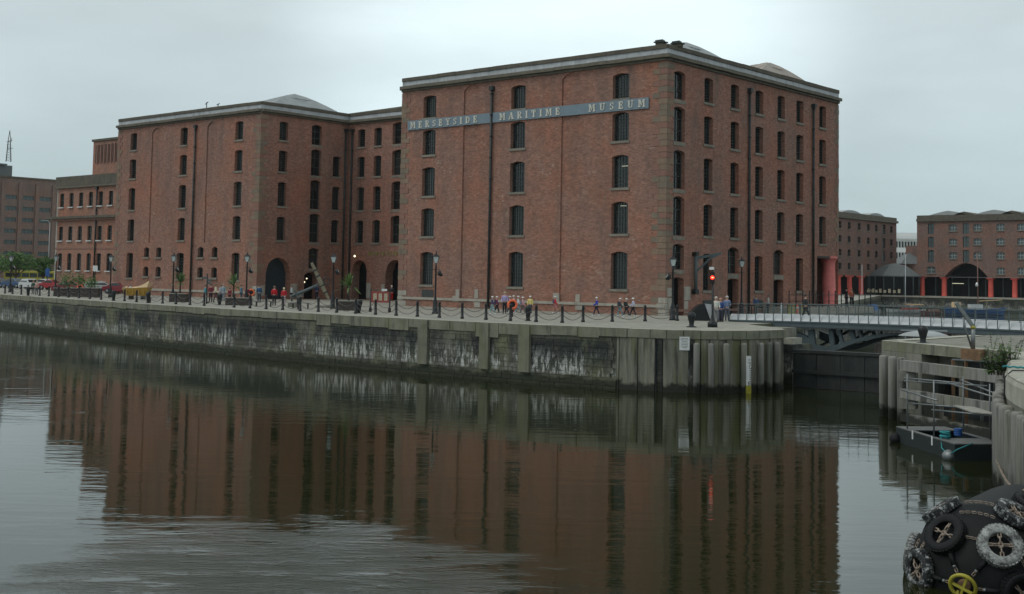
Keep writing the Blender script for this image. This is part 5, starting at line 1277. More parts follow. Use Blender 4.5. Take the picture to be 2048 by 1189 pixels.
AD = [(1009, 628, 1.68, CAM_, (.42, .36, .60), (.015, .015, .02), (.45, .38, .25), 'stand', 'adult in lilac jacket and black trousers among the school children', .5),
 (1432, 645, 1.72, CAM_, (.62, .62, .56), (.20, .2, .2), (.55, .5, .45), 'stand', 'person in cream jacket beside the signal post', .4),
 (1441, 644, 1.62, CAM_, (.03, .08, .25), (.05, .05, .08), (.5, .28, .18), 'stand', 'red haired person in dark blue jacket behind the black cone bollard', .3),
 (1454, 642, 1.74, CAM_, (.16, .22, .36), (.09, .1, .13), (.5, .48, .45), 'stand', 'person in blue grey jacket right of the black cone bollard', .8),
 (548, 611.5, 1.7, AWAY, (.52, .02, .03), (.012, .015, .02), (.2, .14, .1), 'stand', 'taller person in red jacket and black trousers seen from behind', .1),
 (567, 612, 1.58, CAM_, (.50, .02, .03), (.45, .34, .36), (.75, .66, .45), 'stand', 'blonde person in red jacket and pale pink trousers', .3),
 (518, 606, 1.72, AWAY, (.03, .09, .20), (.03, .05, .07), (.1, .07, .05), 'stand', 'person in dark blue jacket left of the arched door', .2),
 (583, 603, 1.6, RGT, (.42, .52, .54), (.02, .02, .02), (.12, .1, .08), 'stand', 'person in pale grey top right of the arched door', .5),
 (618, 598, 1.7, AWAY, (.03, .05, .12), (.02, .03, .06), (.05, .04, .03), 'stand', 'dark clothed person in front of the tall dark doorway', .1),
 (410, 607, 1.66, RGT, (.06, .28, .36), (.40, .42, .48), (.15, .1, .07), 'walk', 'person in turquoise jacket at the left of the standing group', .2),
 (421, 605, 1.7, CAM_, (.20, .03, .05), (.03, .02, .03), (.08, .05, .04), 'stand', 'person in dark red top by the black signpost', .4),
 (431, 606, 1.72, RGT, (.62, .58, .42), (.12, .06, .06), (.12, .08, .05), 'walk', 'person in cream jacket in the standing group left of the cone bollard', .3),
 (440, 605, 1.66, LFT, (.40, .42, .50), (.35, .38, .46), (.2, .15, .1), 'stand', 'person in pale grey clothes behind the cone bollard', .3),
 (446, 603, 1.7, CAM_, (.26, .36, .42), (.2, .25, .3), (.4, .35, .3), 'stand', 'person in light blue top at the right of the standing group', .2),
 (459, 603, 1.3, CAM_, (.24, .02, .04), (.1, .02, .03), (.06, .04, .03), 'stand', 'child in maroon beside the planter and blue shirted person', .2),
 (482, 602, 1.6, RGT, (.05, .20, .34), (.03, .08, .14), (.1, .07, .05), 'stand', 'person in blue top between the planter and lamp post', .2),
 (494, 605, 1.5, CAM_, (.15, .03, .06), (.05, .02, .03), (.3, .2, .12), 'stand', 'person in dark maroon left of the orange lifebuoy', .2),
 (785, 597, 1.7, AWAY, (.04, .04, .05), (.45, .02, .02), (.8, .8, .8), 'stand', 'white capped person in black and red in the far arched doorway', .4),
 (1611, 643.5, 1.78, RGT, (.03, .035, .035), (.025, .03, .025), (.05, .04, .03), 'walk', 'man in dark suit striding across the footbridge', .1),
 (1693, 612, 1.75, LFT, (.02, .02, .025), (.02, .02, .02), (.04, .03, .03), 'stand', 'person in black behind the spiked railings at the dock edge', .2),
 (1703, 611, 1.7, CAM_, (.55, .15, .08), (.03, .03, .04), (.5, .2, .1), 'stand', 'person in orange top behind the spiked railings', .4),
 (66, 589, 1.55, CAM_, (.03, .10, .07), (.04, .05, .05), (.35, .25, .15), 'stand', 'person in dark green top beside the parked cars at far left', .4),
 (73, 590, 1.5, CAM_, (.50, .30, .27), (.04, .05, .07), (.5, .35, .2), 'stand', 'person in pink top beside the parked cars at far left', .4),
 (163, 588, 1.5, CAM_, (.06, .05, .06), (.05, .05, .06), (.12, .1, .08), 'stand', 'person in black behind the orange lifebuoy at the long planters', .2),
 (1512, 630, 1.6, CAM_, (.06, .1, .2), (.03, .03, .03), (.2, .15, .1), 'stand', 'person in navy among the black tables behind the footbridge', .2),
 (1536, 629, 1.65, LFT, (.5, .5, .5), (.05, .05, .05), (.1, .1, .1), 'stand', 'person in white shirt among the black tables behind the footbridge', .2)]
for px_, fy_, h_, rz_, tp, lg_, hr, ps, lb, am in AD:
    if px_ == 1611: p_ = onY(px_, 640, 77.0); p_.z = Q + dz(p_.x) + .005
    elif px_ in (1693, 1703): p_ = Vector((-53.3, 0, 4.0)); r_ = ray(px_, 600); p_.y = min(113.0, r_.y * -53.3 / r_.x)
    elif px_ == 785: p_ = Vector((-100.6, CY - .6, Q))
    elif px_ == 618: p_ = Vector((BX + .9, 91.5, Q))
    else: p_ = at(px_, fy_)
    person(p_, lb, h_, rz_, tp, lg_, 'hair', ps, hair=hr, group=None, arm=am)

# ------------------------------------------------------------------ quay furniture
def lifebuoy(p_, label):
    o_ = thing('lifebuoy_stand', label, 'lifebuoy', p_, ang)
    MB().box((-.06, .0, 0), (.06, .1, 1.15), 'black_iron').box((-.3, .1, .55), (.3, .16, 1.2), 'black_iron').build('stand', o_)
    MB().torus(.29, .085, 'orange', 20, 8, Matrix.Translation((0, -.08, .88)) @ Matrix.Rotation(rad(90), 4, 'X')).build('ring_buoy', o_)
    return o_
lifebuoy(G(160, 591), 'orange lifebuoy on stand in front of the long planters'); lifebuoy(G(502, 603.5), 'orange lifebuoy on stand beside the lamp post and small planter'); lifebuoy(G(1024.5, 634.5), 'orange lifebuoy on stand in front of the school children')
def leaf_cluster(mb, c, r, n, size, mats, flat=1.):
    for _ in range(n):
        v_ = Vector((R.gauss(0, 1), R.gauss(0, 1), R.gauss(0, 1))).normalized() * r * R.random() ** .4; v_.z *= flat
        p_ = Vector(c) + v_; a = Vector((R.gauss(0, 1), R.gauss(0, 1), R.gauss(0, .6))).normalized(); b_ = a.cross(Vector((R.gauss(0, 1), R.gauss(0, 1), R.gauss(0, 1)))).normalized(); sz = size * R.uniform(.6, 1.3)
        mb.add([p_ - a * sz, p_ + b_ * sz * .5, p_ + a * sz, p_ - b_ * sz * .5], [(0, 1, 2, 3)], R.choice(mats))
def planter(p_, label, w_, d_, h_, plants):
    o_ = thing('planter', label, 'planter', p_, ang)
    MB().box((-w_ / 2, 0, 0), (w_ / 2, .1, h_), 'timber_dark').build('front_board', o_); MB().box((-w_ / 2, d_ - .1, 0), (w_ / 2, d_, h_), 'timber_dark').build('back_board', o_)
    for sx in (-1, 1): MB().box((sx * w_ / 2 - .05, .1, 0), (sx * w_ / 2 + .05, d_ - .1, h_), 'timber_dark').build('side_board', o_)
    MB().box((-w_ / 2 + .06, .1, h_ - .2), (w_ / 2 - .06, d_ - .1, h_ - .08), 'soil').build('soil', o_)
    MB().box((-w_ / 2 - .04, -.05, h_), (w_ / 2 + .04, .1, h_ + .06), 'plank').build('rim', o_)
    for k, (kind, px_, ph) in enumerate(plants):
        wp = Vector(p_) + Vector((math.cos(ang) * px_ - math.sin(ang) * d_ / 2, math.sin(ang) * px_ + math.cos(ang) * d_ / 2, h_ - .1))
        if kind == 'palm':
            t_ = thing('palm_plant', 'spiky green palm growing in the ' + label[:60].split(' standing')[0], 'plant', wp)
            MB().tube([(0, 0, 0), (.03, 0, ph * .45)], [.09, .07], 'bark', 7).build('stem', t_)
            mb_ = MB()
            for j in range(46):
                a = R.uniform(0, 6.28); el = R.uniform(-.3, 1.5); L = ph * R.uniform(.38, .6); dr_ = Vector((math.cos(a) * math.cos(el), math.sin(a) * math.cos(el), math.sin(el))); sd_ = Vector((-math.sin(a), math.cos(a), 0)) * .075
                b0 = Vector((.03, 0, ph * .45)); m0 = b0 + dr_ * L * .55; e0 = b0 + dr_ * L - Vector((0, 0, L * .18))
                mb_.add([b0 - sd_ * .4, b0 + sd_ * .4, m0 + sd_, m0 - sd_, e0], [(0, 1, 2, 3), (3, 2, 4)], R.choice(['palm_leaf', 'leaf_light', 'leaf']))
            tag(mb_.build('fronds', t_), kind='stuff')
        else:
            t_ = thing('shrub', 'feathery green planter shrub before the brick office, %s' % kind, 'plant', wp)
            mb_ = MB(); 
            for j in range(5): leaf_cluster(mb_, (R.uniform(-.5, .5), R.uniform(-.2, .2), ph * R.uniform(.3, .8)), ph * .42, 60, .11, ['leaf', 'leaf_light', 'palm_leaf'])
            tag(mb_.build('leaves', t_), kind='stuff'); MB().tube([(0, 0, 0), (0, 0, ph * .6)], .04, 'bark', 5).build('stem', t_)
planter(GD(355, 115), 'square brown planter standing right of the fourth lamp', 1.55, 1.5, .75, [('palm', 0, 2.6)])
planter(GD(474, 107), 'low brown planter standing left of the lifebuoy', 2.0, 1.4, .62, [('palm', -.5, 2.6)])
planter(GD(694, 97), 'wide dark planter standing left of the red map board', 1.75, 1.6, .72, [('palm', .0, 2.7)])
planter(GD(128, 132), 'long dark planter at the left of the row before the brick office', 2.2, 1.3, .85, [('tall one at the left', -.2, 1.9)])
planter(GD(152, 130.5), 'long brown planter in the middle of the row', 2.0, 1.3, .9, [('spreading one in the middle', .0, 1.5)])
planter(GD(176, 129), 'long dark planter at the right of the row by the estate car', 2.0, 1.3, .95, [('bushy one at the right', .1, 1.5)])
# red map board
mbd = thing('map_board', 'red brown board with three cream posters on two dark posts', 'sign', GD(760, 94.5), ang)
for x_ in (-.74, .72):
    MB().lathe([(.11, 0), (.11, .28), (.06, .36), (.055, 1.75 if x_ < 0 else 1.5)], 'black_iron', 8, (x_, 0, 0)).build('post', mbd)
MB().box((-.68, -.04, .72), (.66, .04, 1.55), 'board_red').build('board', mbd)
for x_ in (-.4, .0, .42):
    po = MB().box((x_ - .12, -.05, .88), (x_ + .12, -.045, 1.4), 'poster_cream').build('poster', mbd)
    q_ = MB(); [q_.box((x_ - .09, -.054, 1.3 - .07 * j), (x_ + .09 - .03 * (j % 3), -.051, 1.325 - .07 * j), 'print_ink') for j in range(6)]; tag(q_.build('print', po), kind='stuff')
MB().box((.1, -.03, 1.6), (.5, .0, 1.76), 'white_paint').box((-.5, -.02, 1.66), (.1, .0, 1.7), 'rail_steel').build('header_plate', mbd)
# finger post
fp = thing('finger_post', 'black signpost with short arms beside the standing group', 'sign', GD(413, 110), ang)
MB().tube([(0, 0, 0), (0, 0, 2.7)], .06, 'black_iron', 8).build('post', fp)
for x_, z_ in ((-.4, 2.3), (.4, 2.1), (.35, 1.85)): MB().box((min(0, x_), -.03, z_ - .09), (max(0, x_), .03, z_ + .09), 'bridge_grey').build('arm', fp)
sgn = thing('parking_sign', 'small white sign plate on a thin post in front of the brick office', 'sign', GD(189, 150), ang)
MB().tube([(0, 0, 0), (0, 0, 3.3)], .05, 'black_iron', 6).build('post', sgn); MB().box((-.3, -.06, 2.75), (.28, -.02, 3.4), 'white_paint').build('plate', sgn)
# benches
def bench(p_, label):
    o_ = thing('bench', label, 'bench', p_, ang, 'benches on the quay')
    for j in range(4): MB().box((-.85, .0 + j * .12, .43), (.85, .1 + j * .12, .47), 'bridge_grey').build('seat_slat', o_)
    for x_ in (-.6, .6): MB().box((x_ - .03, .02, 0), (x_ + .03, .44, .43), 'black_iron').build('leg', o_)
for px_, d_, l_ in ((285, 112, 'leftmost dark slatted bench, right of the yellow skip'), (526, 104, 'dark slatted bench left of the pair in red jackets'), (600, 100.5, 'dark slatted bench in front of the anchor shank')): bench(GD(px_, d_), l_)
# anchor
an = thing('ship_anchor', 'huge old iron anchor with wooden stock displayed before the courtyard', 'anchor', GD(622, 104), ang)
def ap(px, py): v_ = GD(px, 104, Q); zz_ = CAMZ - (py - (508 + .016865 * (px + 1855))) * 104 / F; u_ = (v_ - GD(622, 104)).dot(Vector((math.cos(ang), math.sin(ang), 0))); return Vector((u_, 0, zz_ - Q))
sa, sb_ = ap(621, 526), ap(657, 600)
MB().tube([sa, sa.lerp(sb_, .25), sa.lerp(sb_, .55), sa.lerp(sb_, .8), sb_ + Vector((0, 0, .06))], [.13, .17, .21, .17, .11], 'anchor_wood', 6, smooth=False).build('stock', an)
for f_ in (.2, .36, .62, .8): c_ = sa.lerp(sb_, f_); dd = (sb_ - sa).normalized(); MB().tube([c_ - dd * .05, c_ + dd * .05], .215, 'pipe_iron', 8).build('iron_band', an)
sh0, sh1 = ap(583, 594), ap(640, 567)
MB().tube([sh0, sh1 + Vector((.25, 0, .1))], [.14, .09], 'bridge_grey', 8).build('shank', an)
arc_ = []
dirs = (sh1 - sh0).normalized(); perp = Vector((0, 1, 0))
for j in range(9):
    a = rad(-75 + 150 * j / 8); arc_.append(sh0 + perp * math.sin(a) * 1.25 + dirs * (1 - math.cos(a)) * .9)
MB().tube(arc_, [.06, .1, .12, .13, .15, .13, .12, .1, .06], 'bridge_grey', 8).build('arms', an)
for e in (0, -1): c_ = arc_[e]; MB().prism([(-.3, -.25), (.3, -.25), (.0, .4)], -.04, .04, 'bridge_grey', Matrix.Translation(c_) @ Matrix.Rotation(rad(60), 4, 'Y')).build('fluke', an)
MB().torus(.28, .05, 'pipe_iron', 16, 6, Matrix.Translation(sh1 + Vector((.5, 0, .22))) @ Matrix.Rotation(rad(90), 4, 'X')).build('ring', an)
MB().box((-1.9, -.3, 0), (-1.2, .3, .35), 'concrete_old').build('cradle', an); MB().box((.4, -.3, 0), (1.5, .5, .18), 'concrete_old').build('cradle', an)
# skip with canvas
sk = thing('yellow_skip', 'yellow skip with raised tan canvas sheet in front of the warehouse', 'skip', GD(270, 124), ang)
mb = MB(); vs = [(-1.0, 0, .35), (1.0, 0, .35), (1.0, 1.4, .35), (-1.0, 1.4, .35), (-1.3, -.15, 1.05), (1.25, -.15, 1.2), (1.25, 1.6, 1.2), (-1.3, 1.6, 1.05)]
mb.add(vs, [(0, 3, 2, 1), (0, 1, 5, 4), (1, 2, 6, 5), (2, 3, 7, 6), (3, 0, 4, 7)], 'skip_yellow'); mb.build('body', sk)
for x_ in (-.8, -.2, .4, .9): MB().box((x_ - .05, -.2, .4), (x_ + .05, -.1, 1.0), 'skip_yellow').build('rib', sk)
mb = MB(); mb.add([(-1.1, 0, 1.1), (.2, -.1, 1.15), (1.2, -.1, 1.22), (1.3, .2, 1.85), (.9, .5, 1.6), (0, 1.2, 1.3), (1.3, 1.5, 1.4)], [(0, 1, 5), (1, 2, 3, 4), (1, 4, 5), (2, 6, 3), (3, 6, 4), (4, 6, 5)], 'canvas_tan'); mb.build('canvas_sheet', sk)
MB().lathe([(.15, 0), (.16, .12), (.02, .2)], 'panel_white', 7, (-.6, .4, 1.08)).lathe([(.18, 0), (.2, .15), (.02, .24)], 'canvas_tan', 7, (-1.05, .6, 1.05)).build('rubble_sacks', sk)
for x_ in (-.6, .6): MB().box((x_ - .09, .1, 0), (x_ + .09, 1.3, .35), 'black_iron').build('skid', sk)

# tables, barriers behind the footbridge
def table(p_, label):
    o_ = thing('outdoor_table', label, 'table', p_, ang, 'black tables behind the footbridge')
    MB().lathe([(.62, .74), (.64, .8), (.3, .84)], 'black_iron', 14).build('table_top', o_); MB().tube([(0, 0, .03), (0, 0, .75)], .05, 'black_iron', 6).build('pedestal', o_); MB().lathe([(.35, 0), (.3, .04), (.05, .06)], 'black_iron', 10).build('foot', o_)
table(G(1480, 631), 'left black round table behind the footbridge railing'); table(G(1503, 630), 'middle black round table behind the footbridge railing'); table(G(1524, 633), 'right black round table behind the footbridge railing')
def barrier(p_, label, w_):
    o_ = thing('works_barrier', label, 'barrier', p_, ang)
    for x_ in (-w_ / 2, w_ / 2): MB().box((x_ - .04, .0, 0), (x_ + .04, .06, 1.0), 'black_iron').build('leg', o_)
    for j in range(5): MB().box((-w_ / 2, -.03, .2 + j * .17), (w_ / 2, 0, .29 + j * .17), 'yellow_paint').build('board', o_)
barrier(G(1583, 632), 'yellow striped works barrier left of the orange marker', .62); barrier(G(1605, 632), 'yellow striped works barrier right of the orange marker', .42)
mk_ = thing('orange_marker', 'orange marker post between two yellow barriers', 'marker', G(1594.5, 632), 0); MB().lathe([(.16, 0), (.16, .06), (.08, .08), (.07, .95), (.02, 1.0)], 'orange', 10).build('post', mk_); MB().lathe([(.078, .6), (.076, .75)], 'white_paint', 10).build('band', mk_)
wp_ = thing('white_marker', 'thin white marker post behind the footbridge railing', 'marker', G(1562.5, 631), 0); MB().lathe([(.09, 0), (.06, .1), (.055, 1.0), (.01, 1.05)], 'white_paint', 8).build('post', wp_); MB().lathe([(.14, 0), (.14, .04)], 'black_iron', 8).build('foot', wp_)

# ------------------------------------------------------------------ parked cars
def car(p_, label, rz, rgb, kind='hatch', L=4.2):
    o_ = thing('parked_car', label, 'car', p_, rz, 'cars parked on the quay')
    W = 1.7; hL = L / 2
    lo = [(-hL, .32), (-hL - .02, .62), (-hL + .08, .82), (-hL + .95, .95), (hL - (.35 if kind == 'estate' else .7), .98), (hL - .04, .9), (hL, .55), (hL - .05, .3)]
    if kind == 'estate': up = [(-hL + .95, .94), (-hL + 1.65, 1.42), (-.1, 1.5), (hL - .75, 1.45), (hL - .22, .96)]
    else: up = [(-hL + .95, .94), (-hL + 1.6, 1.38), (.1, 1.44), (hL - 1.25, 1.36), (hL - .55, .97)]
    T = Matrix.Rotation(rad(90), 4, 'X')
    pm2 = paint(rgb)
    def sect(prof, w0, w1, mat, nm, par):
        mb_ = MB(); n = len(prof); zs_ = [z for _, z in prof]; z0, z1 = min(zs_), max(zs_)
        vs_ = []
        for sy in (-1, 1):
            for x, z in prof: f_ = (z - z0) / (z1 - z0); vs_.append((x, sy * (w0 + (w1 - w0) * f_) / 2, z))
        fs_ = [tuple(range(n)), tuple(range(2 * n - 1, n - 1, -1))] + [(i_, i_ + n, (i_ + 1) % n + n, (i_ + 1) % n) for i_ in range(n)]
        mb_.add(vs_, fs_, mat); ob = mb_.build(nm, par); bv = ob.modifiers.new('bevel', 'BEVEL'); bv.width = .05; bv.segments = 2; return ob
    sect(lo, W, W - .06, pm2, 'body', o_); cabm = sect(up, W - .1, W - .42, pm2, 'cabin', o_)
    gl = MB(); u = up
    for sy in (-1, 1):
        def wy(z): f_ = (z - .94) / (1.45 - .94); return sy * ((W - .1) + ((W - .42) - (W - .1)) * f_) / 2 * 1.012
        q_ = [(u[0][0] + .35, 1.0), (u[1][0] + .08, 1.36), (u[3][0] - .1, 1.36), (u[4][0] - .18, 1.02)]; gl.add([(x, wy(z), z) for x, z in q_], [(0, 1, 2, 3)], 'window_glass')
    for (a, b_) in ((u[0], u[1]), (u[4], u[3])):
        d_ = .012 if a is u[4] else -.012; gl.add([(a[0] + d_ + (b_[0] - a[0]) * .12, -.68, a[1] + (b_[1] - a[1]) * .12), (a[0] + d_ + (b_[0] - a[0]) * .12, .68, a[1] + (b_[1] - a[1]) * .12), (a[0] + d_ + (b_[0] - a[0]) * .9, .6, a[1] + (b_[1] - a[1]) * .9), (a[0] + d_ + (b_[0] - a[0]) * .9, -.6, a[1] + (b_[1] - a[1]) * .9)], [(0, 1, 2, 3)], 'window_glass')
    gl.build('windows', cabm)
    for sx in (-1, 1):
        for sy in (-1, 1):
            T2 = Matrix.Translation((sx * L * .31, sy * (W / 2 - .08), .32)) @ Matrix.Rotation(rad(90), 4, 'X'); wl2 = MB(); wl2.lathe([(.2, -.11), (.32, -.1), (.33, 0), (.32, .1), (.2, .11)], 'rubber', 16, T=T2); ow_ = wl2.build('wheel', o_)
            MB().lathe([(.02, -.12), (.2, -.115), (.2, .115), (.02, .12)], 'galv_steel', 12, T=T2).build('rim', ow_)
    for sy in (-1, 1):
        MB().box((hL - .08, sy * .62 - .14, .68), (hL + .01, sy * .62 + .14, .84), 'red_signal' if False else 'board_red').build('tail_light', o_); MB().box((-hL - .02, sy * .6 - .16, .62), (-hL + .06, sy * .6 + .16, .76), 'lamp_glass').build('headlight', o_)
    MB().box((hL - .02, -.26, .5), (hL + .015, .26, .61), 'white_paint').build('number_plate', o_)
    return o_
car(GD(200, 158), 'light grey estate car parked in front of the brick office', ang + rad(195), (.42, .43, .42), 'estate', 4.4)
car(GD(-2, 186), 'black car cut by the left edge of the photo', ang + rad(150), (.02, .025, .03))
car(GD(30, 184), 'dark blue car second from the left', ang + rad(150), (.03, .07, .16), L=4.4)
car(GD(60, 176), 'silver estate car in the middle of the left parked row', ang + rad(135), (.5, .5, .5), 'estate')
car(GD(90, 184), 'pale silver car behind the red car', ang + rad(160), (.48, .5, .52))
car(GD(104, 174), 'red car at the right end of the left parked row', ang + rad(170), (.33, .025, .03), L=3.7)
car(GD(137, 150), 'dark red car half hidden behind the shrubs', ang + rad(170), (.14, .015, .02), L=3.7)
car(GD(238, 152), 'dark red car behind the yellow skip', ang + rad(170), (.2, .02, .03), L=3.7)
# coach behind the trees
ch_ = thing('coach', 'yellow coach parked beneath the trees at far left', 'coach', GD(58, 214), ang + .1)
mb = MB(); mb.box((-4.3, 0, .35), (4.3, 2.4, 2.6), 'yellow_paint'); o_ = mb.build('body', ch_); bv = o_.modifiers.new('bevel', 'BEVEL'); bv.width = .15; bv.segments = 3
for k in range(6): MB().box((-4.0 + k * 1.35, -.03, 1.5), (-2.8 + k * 1.35, .02, 2.2), 'window_glass').build('window', ch_)
for x_ in (-2.8, 2.6): MB().lathe([(.2, -.13), (.45, -.12), (.46, 0), (.45, .12), (.2, .13)], 'rubber', 14, T=Matrix.Translation((x_, .1, .46)) @ Matrix.Rotation(rad(90), 4, 'X')).build('wheel', ch_)

# trees and street light at far left
def tree(p_, label, h, cr, n=7):
    o_ = thing('tree', label, 'tree', p_, 0, None)
    mb_ = MB(); mb_.tube([(0, 0, 0), (.05, 0, h * .3), (.0, .1, h * .6)], [.22, .17, .09], 'bark', 8)
    for j in range(6): a = j * 1.05; mb_.tube([(0, 0, h * .28), (math.cos(a) * cr * .4, math.sin(a) * cr * .4, h * .5), (math.cos(a) * cr * .7, math.sin(a) * cr * .7, h * .66)], [.1, .06, .03], 'bark', 5)
    mb_.build('trunk', o_); mb_ = MB()
    for j in range(n * 5):
        a = R.uniform(0, 6.28); rr = cr * .78 * R.random() ** .5; z = h * (.66 + .26 * R.uniform(-1, 1) * (1 - rr / cr * .5))
        leaf_cluster(mb_, (rr * math.cos(a), rr * math.sin(a), z), cr * R.uniform(.16, .30), 75, .17, ['leaf', 'leaf', 'leaf_light'], .75)
    tag(mb_.build('crown', o_), kind='stuff')
tree(GD(30, 200), 'broad leafy green tree at the far left edge', 5.9, 3.9, 9); tree(GD(85, 204), 'rounder smaller green tree next to the brick office corner', 5.5, 2.2, 7); tree(GD(-8, 210), 'green tree cut by the left edge of the photo', 5.4, 3.0, 7)
sl = thing('street_light', 'tall thin grey street light column before the distant office block', 'street light', GD(95, 205), ang)
MB().tube([(0, 0, 0), (0, 0, 10.6)], [.12, .06], 'lead_roof', 7).build('column', sl); MB().tube([(0, 0, 10.4), (-.3, 0, 10.9), (-1.0, 0, 11.0)], .05, 'lead_roof', 5).box((-1.5, -.12, 10.93), (-.9, .12, 11.05), 'lead_roof').build('lantern_arm', sl)
bsn = thing('blue_sign', 'blue road sign on a grey pole between the trees and brick office', 'sign', GD(94, 178), ang); MB().tube([(0, 0, 0), (0, 0, 3.4)], .06, 'bridge_grey', 6).build('pole', bsn); MB().box((-.3, -.08, 1.9), (.3, -.04, 3.0), 'tarp_blue').build('plate', bsn)

# buddleia on the pier
bd_ = thing('wall_shrub', 'leafy green shrub sprouting between pier deck and near kerb', 'shrub', GD(2000, 46.3, Q - .55), 0)
mb = MB(); lf = MB(); 
for j in range(46):
    a = R.uniform(0, 6.28); b0 = Vector((R.uniform(-.45, .55), R.uniform(-.3, .3), 0)); hh_ = R.uniform(.5, 1.25) * (1.45 if R.random() < .2 else 1); tp_ = b0 + Vector((math.cos(a) * .3 * hh_, math.sin(a) * .3 * hh_, hh_)); md_ = (b0 + tp_) / 2 + Vector((0, 0, .08))
    mb.tube([b0, md_, tp_], [.014, .01, .005], 'bark', 4, False)
    for q_ in range(40):
        f_ = R.uniform(.12, 1); c_ = b0.lerp(tp_, f_); da = R.uniform(0, 6.28); dd = Vector((math.cos(da), math.sin(da), R.uniform(-.5, .4))); s2 = dd.cross(Vector((0, 0, 1))).normalized() * .04; L = R.uniform(.09, .19)
        lf.add([c_, c_ + dd * L * .5 + s2, c_ + dd * L, c_ + dd * L * .5 - s2], [(0, 1, 2, 3)], R.choice(['leaf', 'leaf_light', 'leaf_light', 'palm_leaf']))
tag(mb.build('stems', bd_), kind='stuff'); tag(lf.build('leaves', bd_), kind='stuff')

# ------------------------------------------------------------------ boats in the inner dock
def boat(p_, label, rz, L, W, H, mat, deckm, name='moored_boat'):
    o_ = thing(name, label, 'boat', p_, rz); mb_ = MB(); n = 12; rows2 = []
    for i_ in range(n + 1):
        s_ = -1 + 2 * i_ / n; w_ = W / 2 * max(.04, (1 - max(0, s_) ** 2.4) * (1 - .35 * max(0, -s_) ** 3)); zt = H * (1 + .28 * s_ * s_)
        rows2.append([(s_ * L / 2, -w_, zt), (s_ * L / 2 * .97, -w_ * .8, H * .3), (s_ * L / 2 * .92, 0, -.3), (s_ * L / 2 * .97, w_ * .8, H * .3), (s_ * L / 2, w_, zt)])
    vs_ = [v_ for r_ in rows2 for v_ in r_]; mb_.add(vs_, [(i_ * 5 + j, (i_ + 1) * 5 + j, (i_ + 1) * 5 + j + 1, i_ * 5 + j + 1) for i_ in range(n) for j in range(4)] + [(0, 1, 2, 3, 4), tuple(n * 5 + j for j in (4, 3, 2, 1, 0))], mat, True); mb_.build('hull', o_)
    mb_ = MB(); mb_.add([(x, y * .97, z - .06) for r_ in rows2 for (x, y, z) in (r_[0], r_[4])], [(2 * i_, 2 * i_ + 1, 2 * i_ + 3, 2 * i_ + 2) for i_ in range(n)], deckm); mb_.build('deck', o_)
    return o_
bt = boat(GD(1811, 268, 0), 'white hulled sailing yacht with bare mast moored in the inner dock', ang + rad(180), 8.4, 2.4, .75, 'white_paint', 'board_red')
MB().tube([(0, 0, .7), (0, 0, 12.6)], [.1, .06], 'panel_white', 6).build('mast', bt); MB().tube([(-.1, 0, 1.95), (-3.9, 0, 1.85)], .13, 'canvas_tan', 6).build('boom', bt); MB().prism([(-2.6, -.7), (.8, -.5), (.8, .5), (-2.6, .7)], .7, 1.2, 'board_red').build('cabin', bt); MB().box((-2.1, -.9, .9), (-1.2, -.8, 1.7), 'panel_white').build('canvas_dodger', bt)
MB().tube([(0, 0, 12.3), (4, 0, .9)], .015, 'pipe_iron', 4, False).tube([(0, 0, 12.3), (-4, 0, .9)], .015, 'pipe_iron', 4, False).build('stays', bt)
b2 = boat(GD(1950, 258, 0), 'long blue wooden boat with cream wheelhouse moored beyond the davit', ang, 12.6, 3.2, 1.35, 'tarp_blue', 'plank')
MB().prism([(-4.6, -.8), (-3.2, -.8), (-3.2, .8), (-4.6, .8)], 1.3, 2.7, 'canvas_tan').build('wheelhouse', b2); MB().prism([(-1.2, -.9), (1.4, -.8), (1.4, .8), (-1.2, .9)], 1.3, 2.3, 'panel_white').build('cabin', b2)
MB().tube([(.6, 0, 1.3), (.6, 0, 13.0)], [.13, .07], 'quoin_red', 6).build('mast', b2); MB().tube([(.8, 0, 3.0), (5.6, 0, 3.3)], .08, 'canvas_tan', 6).build('boom', b2); MB().lathe([(.25, 0), (.3, .5), (.05, .9)], 'white_paint', 8, (.3, -.3, 6)).build('radar', b2)
b3 = boat(GD(1868, 262, 0), 'low dark red boat between the white yacht and blue boat', ang, 5.5, 2., .6, 'board_red', 'plank'); MB().prism([(-1, -.5), (1, -.5), (1, .5), (-1, .5)], .55, 1.1, 'quoin_red').build('cabin', b3)
b4 = boat(GD(1737, 250, 0), 'small pale boat under a bright blue cover at the quay end', ang + rad(180), 4.6, 2., .9, 'panel_white', 'plank')
MB().add([(-2, -.95, .8), (1.9, -.9, .8), (1.9, .9, .8), (-2, .95, .8), (-1.6, 0, 2.1), (1.5, 0, 2.2)], [(0, 1, 5, 4), (2, 3, 4, 5), (1, 2, 5), (3, 0, 4)], 'tarp_blue').build('cover', b4); MB().tube([(1.3, 0, .8), (1.3, 0, 10.)], [.07, .04], 'panel_white', 6).build('mast', b4)
by = thing('dock_buoy', 'small grey white buoy floating in the inner dock behind the railing', 'buoy', GD(1793, 208, 0)); MB().lathe([(.3, -.2), (.55, .0), (.5, .25), (.1, .4)], 'panel_white', 12).build('float', by); MB().lathe([(.57, -.05), (.57, .06)], 'black_iron', 12).build('band', by)

